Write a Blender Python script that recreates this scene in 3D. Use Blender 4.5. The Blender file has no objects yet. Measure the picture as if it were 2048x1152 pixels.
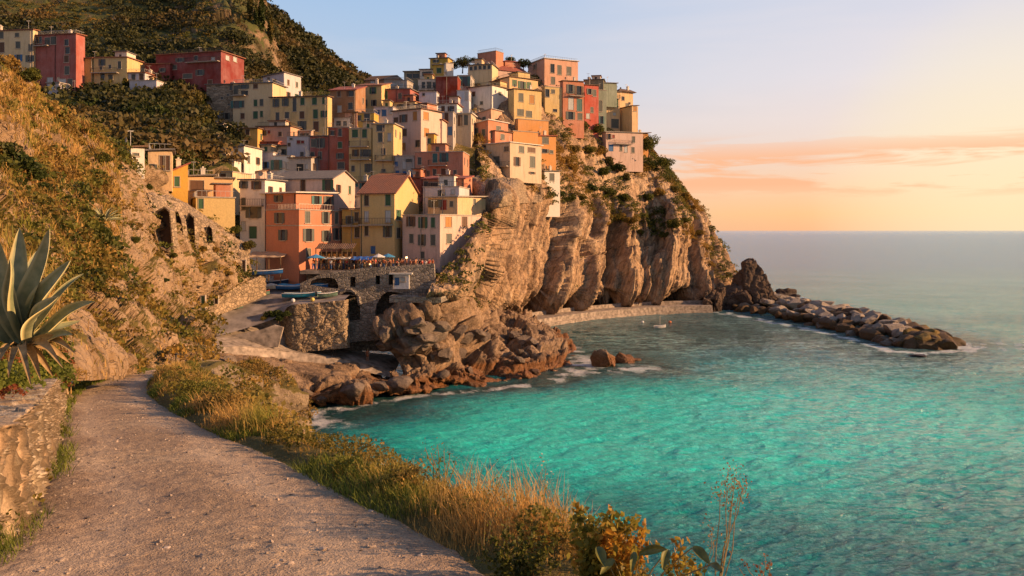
import bpy, bmesh, math, random
import numpy as np
from mathutils import Vector, Matrix
from mathutils.bvhtree import BVHTree
from mathutils.geometry import tessellate_polygon

# ------------------------------------------------------------------ camera model: level lens 22 m above the sea
F, CX, HY, H = 1600.0, 1024.0, 461.0, 22.0
def P(px, py, Y):                       # a point of the place seen in direction (px, py) at distance Y
    return ((px-CX)/F*Y, Y, H-(py-HY)/F*Y)
def PW(px, py, z=-1.0):                 # same, but at a known height
    Y = (H-z)*F/(py-HY)
    return P(px, py, Y)

sc = bpy.context.scene
col = sc.collection
PI = math.pi

def link(o, parent=None):
    col.objects.link(o)
    if parent is not None: o.parent = parent
    return o
def mesh_obj(name, verts, faces, mat=None, parent=None, smooth=False, mats=None, midx=None):
    me = bpy.data.meshes.new(name)
    me.from_pydata([tuple(v) for v in verts], [], [tuple(f) for f in faces])
    if mats:
        for m in mats: me.materials.append(m)
    elif mat: me.materials.append(mat)
    if midx is not None: me.polygons.foreach_set('material_index', midx)
    if smooth: me.polygons.foreach_set('use_smooth', [True]*len(me.polygons))
    me.update()
    return link(bpy.data.objects.new(name, me), parent)
def np_mesh(name, verts, quads, mat, parent=None, smooth=True, attrs=None):
    """verts Nx3, quads Mx4 (or Mx3) numpy arrays -> object, fast"""
    me = bpy.data.meshes.new(name)
    verts = np.asarray(verts, dtype=np.float32); quads = np.asarray(quads, dtype=np.int32)
    k = quads.shape[1]
    me.vertices.add(len(verts)); me.vertices.foreach_set('co', verts.ravel())
    me.loops.add(quads.size); me.loops.foreach_set('vertex_index', quads.ravel())
    me.polygons.add(len(quads))
    me.polygons.foreach_set('loop_start', np.arange(0, quads.size, k, dtype=np.int32))
    me.polygons.foreach_set('loop_total', np.full(len(quads), k, dtype=np.int32))
    me.polygons.foreach_set('use_smooth', np.full(len(quads), smooth))
    if attrs:
        for n, a in attrs.items():
            at = me.attributes.new(n, 'FLOAT', 'POINT'); at.data.foreach_set('value', np.asarray(a, dtype=np.float32))
    me.update(calc_edges=True); me.validate()
    me.materials.append(mat)
    return link(bpy.data.objects.new(name, me), parent)
def empty(name, loc=(0, 0, 0), rz=0):
    o = bpy.data.objects.new(name, None); o.location = loc; o.rotation_euler = (0, 0, rz); o.empty_display_size = .3
    return link(o)
def tag(o, label=None, cat=None, group=None, kind=None):
    if label: o['label'] = label
    if cat: o['category'] = cat
    if group: o['group'] = group
    if kind: o['kind'] = kind
    return o
def dup(o, loc=None, rot=None, scale=None):
    c = o.copy(); link(c)
    if loc is not None: c.location = loc
    if rot is not None: c.rotation_euler = rot
    if scale is not None: c.scale = scale if hasattr(scale, '__len__') else (scale,)*3
    for ch in o.children:
        d = ch.copy(); link(d); d.parent = c
        for g in ch.children:
            e = g.copy(); link(e); e.parent = d
    return c

class MB:                                # collects simple solids into one mesh
    def __init__(s): s.v = []; s.f = []; s.m = []
    def add(s, v, f, m=0):
        n = len(s.v); s.v += [tuple(x) for x in v]; s.f += [tuple(i+n for i in q) for q in f]; s.m += [m]*len(f)
    def box(s, x0, x1, y0, y1, z0, z1, m=0):
        s.add([(x0,y0,z0),(x1,y0,z0),(x1,y1,z0),(x0,y1,z0),(x0,y0,z1),(x1,y0,z1),(x1,y1,z1),(x0,y1,z1)],
              [(0,3,2,1),(4,5,6,7),(0,1,5,4),(1,2,6,5),(2,3,7,6),(3,0,4,7)], m)
    def tube(s, pts, r, n=6, m=0, r2=None):
        pts = [Vector(p) for p in pts]; k = len(pts); base = len(s.v)
        for i, p in enumerate(pts):
            d = (pts[min(i+1, k-1)]-pts[max(i-1, 0)]).normalized()
            a = d.orthogonal().normalized(); b = d.cross(a)
            rr = r if r2 is None else r+(r2-r)*i/(k-1)
            for j in range(n):
                t = 2*PI*j/n; s.v.append(tuple(p+(a*math.cos(t)+b*math.sin(t))*rr))
        for i in range(k-1):
            for j in range(n):
                s.f.append((base+i*n+j, base+i*n+(j+1)%n, base+(i+1)*n+(j+1)%n, base+(i+1)*n+j)); s.m.append(m)
        s.f.append(tuple(base+j for j in range(n))[::-1]); s.m.append(m)
        s.f.append(tuple(base+(k-1)*n+j for j in range(n))); s.m.append(m)
    def build(s, name, mat, parent=None, smooth=False):
        if isinstance(mat, (list, tuple)): return mesh_obj(name, s.v, s.f, parent=parent, mats=mat, midx=s.m, smooth=smooth)
        return mesh_obj(name, s.v, s.f, mat, parent, smooth)

# ------------------------------------------------------------------ numpy noise
def _h(ix, iy, iz, seed):
    h = (ix.astype(np.int64)*374761393 + iy.astype(np.int64)*668265263 + iz.astype(np.int64)*2147483647 + seed*974634777) & 0xffffffff
    h = ((h ^ (h >> 13))*1274126177) & 0xffffffff
    h = ((h ^ (h >> 16))*2246822519) & 0xffffffff
    return ((h ^ (h >> 15)) & 0xffffff)/float(0x1000000)
def vnoise(p, seed=0):
    i = np.floor(p).astype(np.int64); f = p-i; f = f*f*(3-2*f)
    r = 0
    for a in (0, 1):
        for b in (0, 1):
            for c in (0, 1):
                w = (f[:,0] if a else 1-f[:,0])*(f[:,1] if b else 1-f[:,1])*(f[:,2] if c else 1-f[:,2])
                r = r+w*_h(i[:,0]+a, i[:,1]+b, i[:,2]+c, seed)
    return r*2-1
def fbm(p, oct=4, seed=0):
    r = 0; a = 1; t = 0
    for k in range(oct):
        r = r+a*vnoise(p*(2**k)+k*17.3, seed+k); t += a; a *= .5
    return r/t
def voro(p, seed=0):
    """nearest cell: distance, edge gap, offset vector, three random numbers of the cell"""
    i = np.floor(p).astype(np.int64); n = len(p)
    d1 = np.full(n, 9.); d2 = np.full(n, 9.); vec = np.zeros((n, 3)); rid = np.zeros((n, 3))
    for a in (-1, 0, 1):
        for b in (-1, 0, 1):
            for c in (-1, 0, 1):
                x, y, z = i[:,0]+a, i[:,1]+b, i[:,2]+c
                o = np.stack([_h(x, y, z, seed), _h(x, y, z, seed+11), _h(x, y, z, seed+23)], 1)
                v = p-(np.stack([x, y, z], 1)+o); d = np.sqrt((v*v).sum(1))
                m = d < d1
                d2 = np.where(m, d1, np.minimum(d2, d)); d1 = np.where(m, d, d1)
                vec[m] = v[m]; rid[m] = np.stack([_h(x, y, z, seed+31), _h(x, y, z, seed+43), _h(x, y, z, seed+57)], 1)[m]
    return d1, d2-d1, vec, rid
def facets(p, seed=0, tilt=1.0, crack=.25):
    """broken-rock relief: every cell is a tilted plane of its own height, parted by cracks; about -1..1"""
    q = p+.10*np.stack([fbm(p*1.3, 2, seed+5), fbm(p*1.3+9, 2, seed+6), fbm(p*1.3+19, 2, seed+7)], 1)
    d1, gap, v, r = voro(q, seed)
    return (r[:,0]-.5)*.9+tilt*((r[:,1]-.5)*v[:,0]+(r[:,2]-.5)*v[:,2]+(r[:,0]-.5)*v[:,1])*1.3-crack*np.exp(-gap*14)

# ------------------------------------------------------------------ node helpers
class NT:
    def __init__(s, tree): s.t = tree; s.n = tree.nodes; s.l = tree.links
    def node(s, typ, props=None, **inp):
        n = s.n.new(typ)
        for k, v in (props or {}).items(): setattr(n, k, v)
        for k, v in inp.items(): s.put(n, k.replace('_', ' '), v)
        return n
    def put(s, n, key, v):
        sock = n.inputs[int(key[1:])] if key[0] == 'i' and key[1:].isdigit() else n.inputs[key]
        if isinstance(v, bpy.types.NodeSocket): s.l.new(v, sock)
        else:
            try: sock.default_value = v
            except Exception: sock.default_value = tuple(v)+(1,)
    def math(s, op, a, b=0.0, clamp=False): return s.node('ShaderNodeMath', dict(operation=op, use_clamp=clamp), i0=a, i1=b).outputs[0]
    def mix(s, f, a, b, typ='MIX'):
        n = s.n.new('ShaderNodeMix'); n.data_type = 'RGBA'; n.blend_type = typ
        for i, v in ((0, f), (6, a), (7, b)):
            if isinstance(v, bpy.types.NodeSocket): s.l.new(v, n.inputs[i])
            else: n.inputs[i].default_value = v if i == 0 else (tuple(v)+(1,))[:4]
        return n.outputs[2]
    def ramp(s, f, stops, interp='LINEAR'):
        n = s.n.new('ShaderNodeValToRGB'); n.color_ramp.interpolation = interp
        e = n.color_ramp.elements
        while len(e) < len(stops): e.new(.5)
        for x, (p, c) in zip(e, stops):
            x.position = p; x.color = (c, c, c, 1) if not hasattr(c, '__len__') else (tuple(c)+(1,))[:4]
        s.l.new(f, n.inputs[0]); return n.outputs[0]
    def noise(s, vec, scale, detail=3, rough=.55, dist=0.0):
        n = s.node('ShaderNodeTexNoise', None, Scale=scale, Detail=detail, Roughness=rough, Distortion=dist)
        if vec is not None: s.l.new(vec, n.inputs['Vector'])
        return n.outputs['Fac']
    def pos(s, scale=(1, 1, 1)):
        g = s.n.new('ShaderNodeNewGeometry').outputs['Position']
        if scale == (1, 1, 1): return g
        return s.node('ShaderNodeVectorMath', dict(operation='MULTIPLY'), i0=g, i1=scale).outputs[0]
    def obj(s, scale=(1, 1, 1)):
        g = s.n.new('ShaderNodeTexCoord').outputs['Object']
        return s.node('ShaderNodeVectorMath', dict(operation='MULTIPLY'), i0=g, i1=scale).outputs[0]
    def bump(s, h, strength=.5, dist=.1): return s.node('ShaderNodeBump', None, Height=h, Strength=strength, Distance=dist).outputs[0]
def new_mat(name):
    m = bpy.data.materials.new(name); m.use_nodes = True; t = NT(m.node_tree); b = t.n['Principled BSDF']
    return m, t, b
_mc = {}
def flat(name, c, rough=.7, metal=0, var=.12, scale=3.0):
    k = (name,)
    if k in _mc: return _mc[k]
    m, t, b = new_mat(name)
    n = t.noise(t.pos(), scale, 3)
    d = tuple(x*(1-var*2) for x in c); l = tuple(min(1, x*(1+var)) for x in c)
    t.put(b, 'Base Color', t.ramp(n, [(.3, d), (.7, l)])); t.put(b, 'Roughness', rough); t.put(b, 'Metallic', metal)
    _mc[k] = m; return m
def plaster(c, worn=.5):
    k = ('pl', tuple(round(x, 3) for x in c), worn)
    if k in _mc: return _mc[k]
    m, t, b = new_mat('plaster_%d' % len(_mc))
    big = t.noise(t.pos(), .35, 4, .6); streak = t.noise(t.pos((1.6, 1.6, .22)), 1.0, 4, .65); fine = t.noise(t.pos(), 5.0, 4, .6)
    g = sum(c)/3
    dirt = tuple(x*.55+g*.08 for x in c); pale = tuple(min(.85, x*.8+.16) for x in c)
    a = t.mix(t.ramp(big, [(.35, 0), (.75, worn)]), c, pale)
    a = t.mix(t.ramp(streak, [(.5, 0), (.72, worn*1.1)]), a, dirt)
    a = t.mix(t.ramp(fine, [(.35, 0.3), (.6, 0)]), a, dirt)
    t.put(b, 'Base Color', a); t.put(b, 'Roughness', .92); t.put(b, 'Specular IOR Level', .2)
    t.put(b, 'Normal', t.bump(t.noise(t.pos(), 3.0, 5, .65), .35, .12))
    _mc[k] = m; return m
def rock_mat(name, stops, wet=None, scale=.12, moss=None, bump=.7, fine=1.0, vs=(1, 1, 1), streak=None):
    m, t, b = new_mat(name)
    p = t.pos()
    n1 = t.noise(p, scale, 6, .62, .6); n2 = t.noise(t.pos((1, 1, .35)), scale*7, 5, .65); n3 = t.noise(p, scale*30*fine, 4, .6)
    f = t.math('ADD', t.math('MULTIPLY', n1, .55), t.math('ADD', t.math('MULTIPLY', n2, .3), t.math('MULTIPLY', n3, .15)))
    c = t.ramp(f, [(.36+.28*i/(len(stops)-1), s_) for i, s_ in enumerate(stops)])
    v = t.node('ShaderNodeTexVoronoi', dict(feature='DISTANCE_TO_EDGE'), Scale=scale*5*fine)
    wv = t.node('ShaderNodeVectorMath', dict(operation='ADD'), i0=t.pos(vs) if vs != (1, 1, 1) else p)
    nn = t.node('ShaderNodeTexNoise', None, Scale=scale*6, Detail=3.0); t.l.new(p, nn.inputs['Vector'])
    t.l.new(t.node('ShaderNodeVectorMath', dict(operation='SCALE'), i0=nn.outputs['Color'], Scale=3.0).outputs[0], wv.inputs[1])
    t.l.new(wv.outputs[0], v.inputs['Vector'])
    c = t.mix(t.ramp(v.outputs['Distance'], [(0, .6), (.035, 0)]), c, tuple(x*.35 for x in stops[0]))
    if streak:
        sx_ = t.node('ShaderNodeSeparateXYZ', None, i0=p); cb = t.node('ShaderNodeCombineXYZ', None, X=t.math('SUBTRACT', sx_.outputs[0], t.math('MULTIPLY', sx_.outputs[2], .33)), Y=sx_.outputs[1], Z=t.math('MULTIPLY', sx_.outputs[2], .07)).outputs[0]
        c = t.mix(t.ramp(t.noise(cb, .45, 5, .7, .5), [(.50, 0), (.62, .75)]), c, streak)
        c = t.mix(t.ramp(t.noise(cb, 1.3, 5, .7, .3), [(.40, .45), (.52, 0)]), c, streak)
    if moss:
        mn = t.noise(p, moss[1], 5, .7)
        up = t.node('ShaderNodeSeparateXYZ', None, i0=t.n.new('ShaderNodeNewGeometry').outputs['Normal']).outputs[2]
        mf = t.ramp(t.math('ADD', mn, t.math('MULTIPLY', up, moss[2])), [(moss[3], 0), (moss[3]+.08, 1)])
        c = t.mix(mf, c, moss[0])
    if wet:
        z = t.node('ShaderNodeSeparateXYZ', None, i0=p).outputs[2]
        zz = t.math('ADD', z, t.math('MULTIPLY', n2, -1.6))
        c = t.mix(t.ramp(t.math('MULTIPLY', zz, .25), [(wet[1]*.25, .9), (wet[1]*.25+.25, 0)]), c, wet[0])
        t.put(b, 'Roughness', t.ramp(t.math('MULTIPLY', zz, .25), [(0, .35), (.2, .9)]))
    else: t.put(b, 'Roughness', .95)
    t.put(b, 'Base Color', c); t.put(b, 'Specular IOR Level', .25)
    hh = t.math('ADD', t.math('MULTIPLY', t.noise(p, scale*14*fine, 6, .7), 1.0), t.math('MULTIPLY', t.ramp(v.outputs['Distance'], [(0, 0), (.06, 1)]), .35))
    t.put(b, 'Normal', t.bump(hh, bump, .5/fine))
    return m
def leaf_mat(name, dark, light, warm=None, transl=.35, rough=.6, patch=.08):
    m, t, b = new_mat(name)
    a = t.node('ShaderNodeAttribute', dict(attribute_name='tint')).outputs['Fac']
    c = t.mix(a, dark, light)
    if warm:
        w = t.ramp(t.noise(t.pos(), patch, 4, .65), [(.48, 0), (.62, 1)])
        c = t.mix(w, c, warm)
    t.put(b, 'Base Color', c); t.put(b, 'Roughness', rough); t.put(b, 'Specular IOR Level', .2)
    tr = t.node('ShaderNodeBsdfTranslucent', None, Color=c)
    ms = t.node('ShaderNodeMixShader', None, i0=transl, i1=b.outputs[0], i2=tr.outputs[0])
    t.l.new(ms.outputs[0], t.n['Material Output'].inputs[0])
    return m

# ------------------------------------------------------------------ lofted ground sheets
def _cr(pts, n):
    """Catmull-Rom along axis 0 to n samples"""
    k = len(pts); s = np.linspace(0, k-1, n); i = np.clip(np.floor(s).astype(int), 0, k-2); f = (s-i)[:, None, None]
    g = lambda j: pts[np.clip(j, 0, k-1)]
    p0, p1, p2, p3 = g(i-1), g(i), g(i+1), g(i+2)
    return .5*(2*p1+(p2-p0)*f+(2*p0-5*p1+4*p2-p3)*f**2+(3*p1-p0-3*p2+p3)*f**3)
def loft(rows, nu, nv):
    a = np.array(rows, dtype=float)                  # R x C x 3
    a = _cr(a, nv); a = _cr(a.transpose(1, 0, 2), nu).transpose(1, 0, 2)
    return a                                         # nv x nu x 3
def grid_normals(a):
    du = np.gradient(a, axis=1); dv = np.gradient(a, axis=0)
    n = np.cross(du, dv); n /= np.linalg.norm(n, axis=2, keepdims=True)+1e-9
    return n
def grid_quads(nv, nu):
    i = np.arange(nv*nu).reshape(nv, nu)
    return np.stack([i[:-1, :-1].ravel(), i[:-1, 1:].ravel(), i[1:, 1:].ravel(), i[1:, :-1].ravel()], 1)
SHEETS = {}; GRIDS = {}
def sheet(name, rows, nu, nv, disp, mat, kind='structure', smooth=True, attrs=None):
    a = loft(rows, nu, nv); n = grid_normals(a)
    # normals toward the camera
    c = np.array([0, 0, H])-a; s = np.sign((n*c).sum(2).mean()); n = n*s
    p = a.reshape(-1, 3); nn = n.reshape(-1, 3)
    d = disp(p, nn)
    q = p+(nn*d[:, None] if d.ndim == 1 else d)
    quads = grid_quads(nv, nu)
    if s < 0: quads = quads[:, ::-1]
    o = np_mesh(name, q, quads, mat, smooth=smooth, attrs=attrs() if attrs else None)
    tag(o, kind=kind); GRIDS[name] = (q.reshape(nv, nu, 3), n)
    SHEETS[name] = BVHTree.FromPolygons([tuple(x) for x in q.tolist()], quads.tolist()) if len(q) < 400000 else None
    return o, q.reshape(nv, nu, 3)
def hit(px, py, *names):
    """first point of the named terrain seen in direction (px,py)"""
    o = Vector((0, 0, H)); d = Vector(((px-CX)/F, 1, -(py-HY)/F)).normalized(); best = None
    for n in (names or SHEETS):
        r = SHEETS[n].ray_cast(o, d)
        if r[0] is not None and (best is None or r[3] < best[3]): best = r
    return best
def drop(x, y, ztop=200, *names):
    best = None
    for n in (names or SHEETS):
        r = SHEETS[n].ray_cast(Vector((x, y, ztop)), Vector((0, 0, -1)))
        if r[0] is not None and (best is None or r[0].z > best.z): best = r[0]
    return best

# ------------------------------------------------------------------ foliage
def leaf_cards(cent, size, tint, rng, stretch=1.6, up=.3):
    """one small folded leaf (two quads sharing a rib) per centre"""
    n = len(cent)
    d = rng.normal(size=(n, 3)); d[:, 2] += up; d /= np.linalg.norm(d, axis=1, keepdims=True)
    e = rng.normal(size=(n, 3)); e -= (e*d).sum(1, keepdims=True)*d; e /= np.linalg.norm(e, axis=1, keepdims=True)+1e-9
    s = np.asarray(size)[:, None]*.5
    a = cent-d*s*stretch; b = cent+e*s; c = cent+d*s*stretch; f = cent-e*s
    v = np.stack([a, b, c, f], 1).reshape(-1, 3)
    q = np.arange(4*n).reshape(n, 4)
    return v, q, np.repeat(tint, 4)
def crown_points(n, rng, rx, ry, rz, lobes=7, hollow=.45, flat_bottom=True):
    """points through a lumpy crown volume built from lobes, with gaps"""
    th = rng.uniform(0, 2*PI, lobes); ph = rng.uniform(-.3 if flat_bottom else -1, 1, lobes); r = rng.uniform(.3, .75, lobes)
    lc = np.stack([np.cos(th)*np.sqrt(1-np.clip(ph, -1, 1)**2)*r, np.sin(th)*np.sqrt(1-np.clip(ph, -1, 1)**2)*r, ph*r], 1)
    lr = rng.uniform(.28, .55, lobes); lt = rng.uniform(0, 1, lobes)
    k = rng.integers(0, lobes, n)
    d = rng.normal(size=(n, 3)); d /= np.linalg.norm(d, axis=1, keepdims=True)
    rad = rng.uniform(hollow, 1, n)**.6
    p = lc[k]+d*(rad*lr[k])[:, None]
    t = np.clip(.55*lt[k]+.45*rng.uniform(0, 1, n), 0, 1)
    return p*np.array([rx, ry, rz]), t
# ------------------------------------------------------------------ camera, sky, sun
cam = bpy.data.cameras.new('camera'); cam.lens = 36*F/2048; cam.sensor_width = 36; cam.shift_y = -115/2048
cam.clip_end = 300000; cam.clip_start = .05
co = bpy.data.objects.new('camera', cam); co.location = (0, 0, H); co.rotation_euler = (PI/2, 0, 0); link(co); sc.camera = co
SUN_AZ = math.radians(96)        # clockwise from the view direction
SUN_EL = math.radians(17)
sun_dir = Vector((math.sin(SUN_AZ)*math.cos(SUN_EL), math.cos(SUN_AZ)*math.cos(SUN_EL), math.sin(SUN_EL)))
sl = bpy.data.lights.new('sun', 'SUN'); sl.energy = 5.0; sl.angle = math.radians(.6); sl.color = (1, .57, .27)
so = link(bpy.data.objects.new('sun', sl)); so.rotation_euler = (-sun_dir).to_track_quat('-Z', 'Y').to_euler()

w = bpy.data.worlds.new('World'); sc.world = w; w.use_nodes = True
t = NT(w.node_tree); bg = t.n['Background']
g = t.n.new('ShaderNodeTexCoord').outputs['Generated']
nv_ = t.node('ShaderNodeVectorMath', dict(operation='NORMALIZE'), i0=g).outputs[0]
sp = t.node('ShaderNodeSeparateXYZ', None, i0=nv_); z = sp.outputs[2]
gl = t.node('ShaderNodeVectorMath', dict(operation='DOT_PRODUCT'), i0=nv_, i1=(.70, .714, 0)).outputs['Value']   # toward the afterglow
left = t.ramp(z, [(0, (.86, .50, .32)), (.05, (.88, .55, .38)), (.10, (.66, .60, .60)), (.17, (.50, .59, .72)), (.30, (.35, .52, .76)), (.6, (.16, .28, .52)), (1, (.12, .2, .42))])
right = t.ramp(z, [(0, (.98, .50, .24)), (.02, (1.0, .58, .25)), (.055, (.98, .64, .40)), (.11, (.90, .72, .62)), (.18, (.82, .74, .75)), (.30, (.68, .68, .77)), (.6, (.24, .32, .5)), (1, (.14, .22, .42))])
f = t.ramp(gl, [(.62, 0), (.99, 1)])
c = t.mix(f, left, right)
# warm disc of light low over the sea at the right
sgl = t.node('ShaderNodeVectorMath', dict(operation='DOT_PRODUCT'), i0=nv_, i1=(.545, .838, .035)).outputs['Value']
c = t.mix(t.ramp(sgl, [(.975, 0), (1, .7)]), c, (1.0, .86, .55))
# thin streaked clouds
cv = t.node('ShaderNodeVectorMath', dict(operation='MULTIPLY'), i0=nv_, i1=(2.4, 2.4, 26)).outputs[0]
n1 = t.noise(cv, 1.7, 6, .6, .4)
band = t.ramp(z, [(.035, 0), (.055, 1), (.085, 1), (.115, 0)])
c = t.mix(t.math('MULTIPLY', t.ramp(n1, [(.46, 0), (.54, .9)]), band), c, (.96, .49, .27))
band2 = t.ramp(z, [(.09, 0), (.14, 1), (.26, .8), (.5, 0)])
n2 = t.noise(t.node('ShaderNodeVectorMath', dict(operation='MULTIPLY'), i0=nv_, i1=(1.5, 1.5, 9)).outputs[0], 1.5, 5, .55, .5)
c = t.mix(t.math('MULTIPLY', t.ramp(n2, [(.45, 0), (.75, .35)]), band2), c, (.90, .78, .74))
c = t.mix(t.ramp(sp.outputs[1], [(0, .6), (.12, 0)]), c, (.26, .25, .28))
sky = t.node('ShaderNodeTexSky', dict(sky_type='NISHITA', sun_disc=False, sun_elevation=SUN_EL, sun_rotation=SUN_AZ))
add = t.mix(1.0, c, t.mix(1.0, sky.outputs[0], (.0012, .0012, .0012), 'MULTIPLY'), 'ADD')
t.l.new(add, bg.inputs[0]); bg.inputs[1].default_value = .60
sc.view_settings.view_transform = 'Standard'; sc.view_settings.look = 'None'; sc.view_settings.exposure = .80; sc.view_settings.gamma = 1
sc.cycles.max_bounces = 6; sc.cycles.diffuse_bounces = 3; sc.cycles.glossy_bounces = 3; sc.cycles.transparent_max_bounces = 6

# ------------------------------------------------------------------ rock and ground materials
M_cliff = rock_mat('cliff_rock', [(.11, .07, .045), (.27, .175, .105), (.42, .28, .17), (.50, .36, .23), (.29, .215, .15)], wet=((.07, .04, .025), .9), scale=.10,
                   moss=((.075, .06, .015), .25, .25, .80), vs=(1, 1, .3), streak=(.13, .095, .07))
M_shore = rock_mat('shore_rock', [(.08, .055, .038), (.17, .115, .075), (.31, .215, .14), (.21, .155, .11)], wet=((.17, .07, .022), .7), scale=.16)
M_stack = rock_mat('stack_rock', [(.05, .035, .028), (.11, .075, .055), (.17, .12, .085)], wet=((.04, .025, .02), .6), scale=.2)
M_near = rock_mat('hillside_rock', [(.13, .085, .05), (.27, .18, .10), (.38, .27, .17), (.30, .2, .12)], scale=.22, moss=((.13, .10, .025), .35, .35, .72))
M_hill = rock_mat('terraced_earth', [(.03, .03, .014), (.06, .055, .022), (.10, .075, .04), (.045, .045, .018)], scale=.06)
M_crag = rock_mat('crag_rock', [(.05, .045, .02), (.09, .07, .035), (.22, .15, .09), (.34, .24, .16)], scale=.05, moss=((.075, .08, .022), .07, .5, .78))

# ------------------------------------------------------------------ terrain
def W(px, py): return PW(px, py, -1.2)
rng = np.random.default_rng(7)
# headland cliff carrying the village
rows = [
 [W(850,640),W(905,650),W(965,655),W(1045,650),W(1120,628),W(1210,617),W(1300,612),W(1380,608),W(1445,606),P(1482,600,242),P(1475,590,270)],
 [P(850,600,116.8),P(908,600,121),P(965,600,149),P(1045,600,179),P(1122,598,194),P(1212,595,209),P(1300,592,217),P(1375,590,222),P(1440,585,229),P(1470,580,243),P(1465,575,270)],
 [P(876,556,117.4),P(955,545,123.6),P(980,510,155),P(1050,505,181),P(1125,505,196),P(1215,515,212),P(1300,512,219),P(1368,515,224),P(1424,530,232),P(1448,550,247),P(1450,550,272)],
 [P(926,502,122),P(962,472,127.3),P(1005,420,168),P(1070,415,185),P(1140,425,201),P(1215,465,216),P(1290,440,227),P(1350,425,230),P(1393,440,238),P(1418,480,252),P(1425,490,278)],
 [P(964,432,131),P(990,412,141),P(1010,372,177),P(1080,372,192),P(1150,365,209),P(1220,375,223),P(1285,372,233),P(1332,362,239),P(1362,385,248),P(1385,410,262),P(1395,430,292)],
 [P(966,372,158),P(988,352,172),P(1010,318,187),P(1080,305,202),P(1150,300,219),P(1210,308,231),P(1265,322,239),P(1312,328,246),P(1340,350,257),P(1355,370,276),P(1370,410,305)],
 [P(956,290,184),P(985,270,196),P(1010,255,199),P(1080,242,213),P(1140,238,226),P(1195,250,237),P(1240,290,245),P(1285,300,253),P(1312,320,264),P(1328,345,287),P(1350,390,315)],
 [P(948,205,208),P(985,192,213),P(1010,182,214),P(1080,175,226),P(1140,180,239),P(1190,190,250),P(1235,225,258),P(1262,270,266),P(1290,300,278),P(1310,345,297),P(1330,400,325)],
 [P(945,170,220),P(985,160,224),P(1010,152,232),P(1080,155,245),P(1140,172,256),P(1180,195,268),P(1220,240,275),P(1245,300,285),P(1275,350,300),P(1295,400,320),P(1310,450,345)],
]
def d_head(p, n):
    low = np.clip((34-p[:, 2])/9, 0.10, 1)*np.clip((p[:, 1]-122)/22, .12, 1)
    q = p*np.array([.070, .070, .020]); q[:, 0] -= p[:, 2]*.03          # tall leaning slabs
    d = 2.0*facets(q, 3, 1.9, .5)*low
    arc = p[:, 0]*.74+p[:, 1]*.67-p[:, 2]*.42
    for fr_, am_, sd_ in ((.075, 5.0, 15), (.21, 1.7, 17), (.6, .5, 19)):
        u_ = arc*fr_+.55*fbm(p*np.array([.05, .05, .02])*(fr_/.075)**.7, 3, sd_)+.06*fbm(p*.5, 2, sd_+1); i_ = np.floor(u_); f_ = u_-i_
        hb = np.floor(p[:, 2]/(9 if sd_ == 15 else 5)+_h(i_, i_*0, i_*0, sd_)*5+.4*fbm(p*.1, 2, sd_+2)); rr_ = _h(i_, i_*0, i_*0, sd_+5); r2_ = _h(i_, hb, i_*0, sd_+6)
        d = d+am_*low*((1-f_)*(.35+.9*rr_)+(rr_-.5)*.5+(r2_-.5)*.28-.45-.5*np.exp(-(f_/.05)**2))
    q = p*np.array([.26, .26, .075]); q[:, 0] -= p[:, 2]*.09
    d += .55*facets(q, 8, 1.8, .4)*(.35+.65*low)
    d += .20*facets(p*np.array([.8, .8, .35]), 9, 1.3, .3)+.10*facets(p*np.array([2.2, 2.2, 1.4]), 10, 1.2, .3)+.1*fbm(p*2.5, 3, 4)
    g_ = p*np.array([.55, .3, .035]); g_[:, 0] -= p[:, 2]*.19
    d += .6*low*(np.abs(fbm(g_, 3, 14))-.25)
    # the great dark cleft between the two buttresses
    px = CX+F*p[:, 0]/p[:, 1]
    py = HY+F*(H-p[:, 2])/p[:, 1]
    d -= 7*np.exp(-((px-(1222-(py-540)*.02))/7)**2)*np.clip((py-440)/40, 0, 1)*np.clip((620-py)/30, 0, 1)
    return d
head, head_g = sheet('headland_cliff', rows, 460, 420, d_head, M_cliff)
# ground under the village
rows = []
for py, Y in [(620,127),(545,128),(530,129),(440,141),(350,162),(270,184),(215,206),(190,228),(195,250),(300,275)]:
    rows.append([P(px, py+dy, Y+dY) for px, dy, dY in [(300,30,-6),(395,18,-4),(480,8,-2),(560,0,0),(640,0,0),(720,0,0),(800,0,0),(880,0,2),(950,0,8)]])
sheet('village_slope', rows, 90, 110, lambda p, n: .5*fbm(p*.3, 3, 2), M_near)
# shore rocks below the quay
def d_shore(p, n):
    d = 2.3*facets(p*np.array([.15, .15, .27]), 21, 1.8, .45)+.75*facets(p*np.array([.5, .5, .7]), 22, 1.7, .25)+.22*facets(p*1.7, 25, 1.4)+.1*fbm(p*2.4, 3, 23)
    return d
rows = [
 [W(430,960),W(490,905),W(565,852),W(650,826),W(720,810),W(780,803),W(840,798),W(900,788)],
 [P(400,880,68),P(465,845,82),P(550,820,92),P(640,797,99),P(720,786,102),P(780,783,104.5),P(840,781,106.5),P(900,771,112)],
 [P(390,800,68),P(450,770,84),P(540,752,96),P(640,757,101),P(720,763,105),P(780,764,107),P(840,764,110),P(900,752,116)],
 [P(405,740,85),P(440,710,99),P(550,721,104),P(640,733,107),P(720,749,109),P(790,760,111),P(850,747,115),P(910,737,121)],
 [P(420,716,100),P(450,708,104),P(555,716,110),P(650,727,113),P(720,738,116),P(790,752,118),P(850,730,124),P(910,720,128)],
]
def d_shore1(p, n):
    px = CX+F*p[:, 0]/p[:, 1]; zq = np.interp(px, [400, 430, 545, 700, 790, 900], [6.6, 6.2, 5.0, 3.2, 1.7, 1.2])
    return d_shore(p, n)*np.clip((zq-p[:, 2])/1.3, .12, 1)
sheet('shore_rocks', rows, 330, 200, d_shore1, M_shore)
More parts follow.
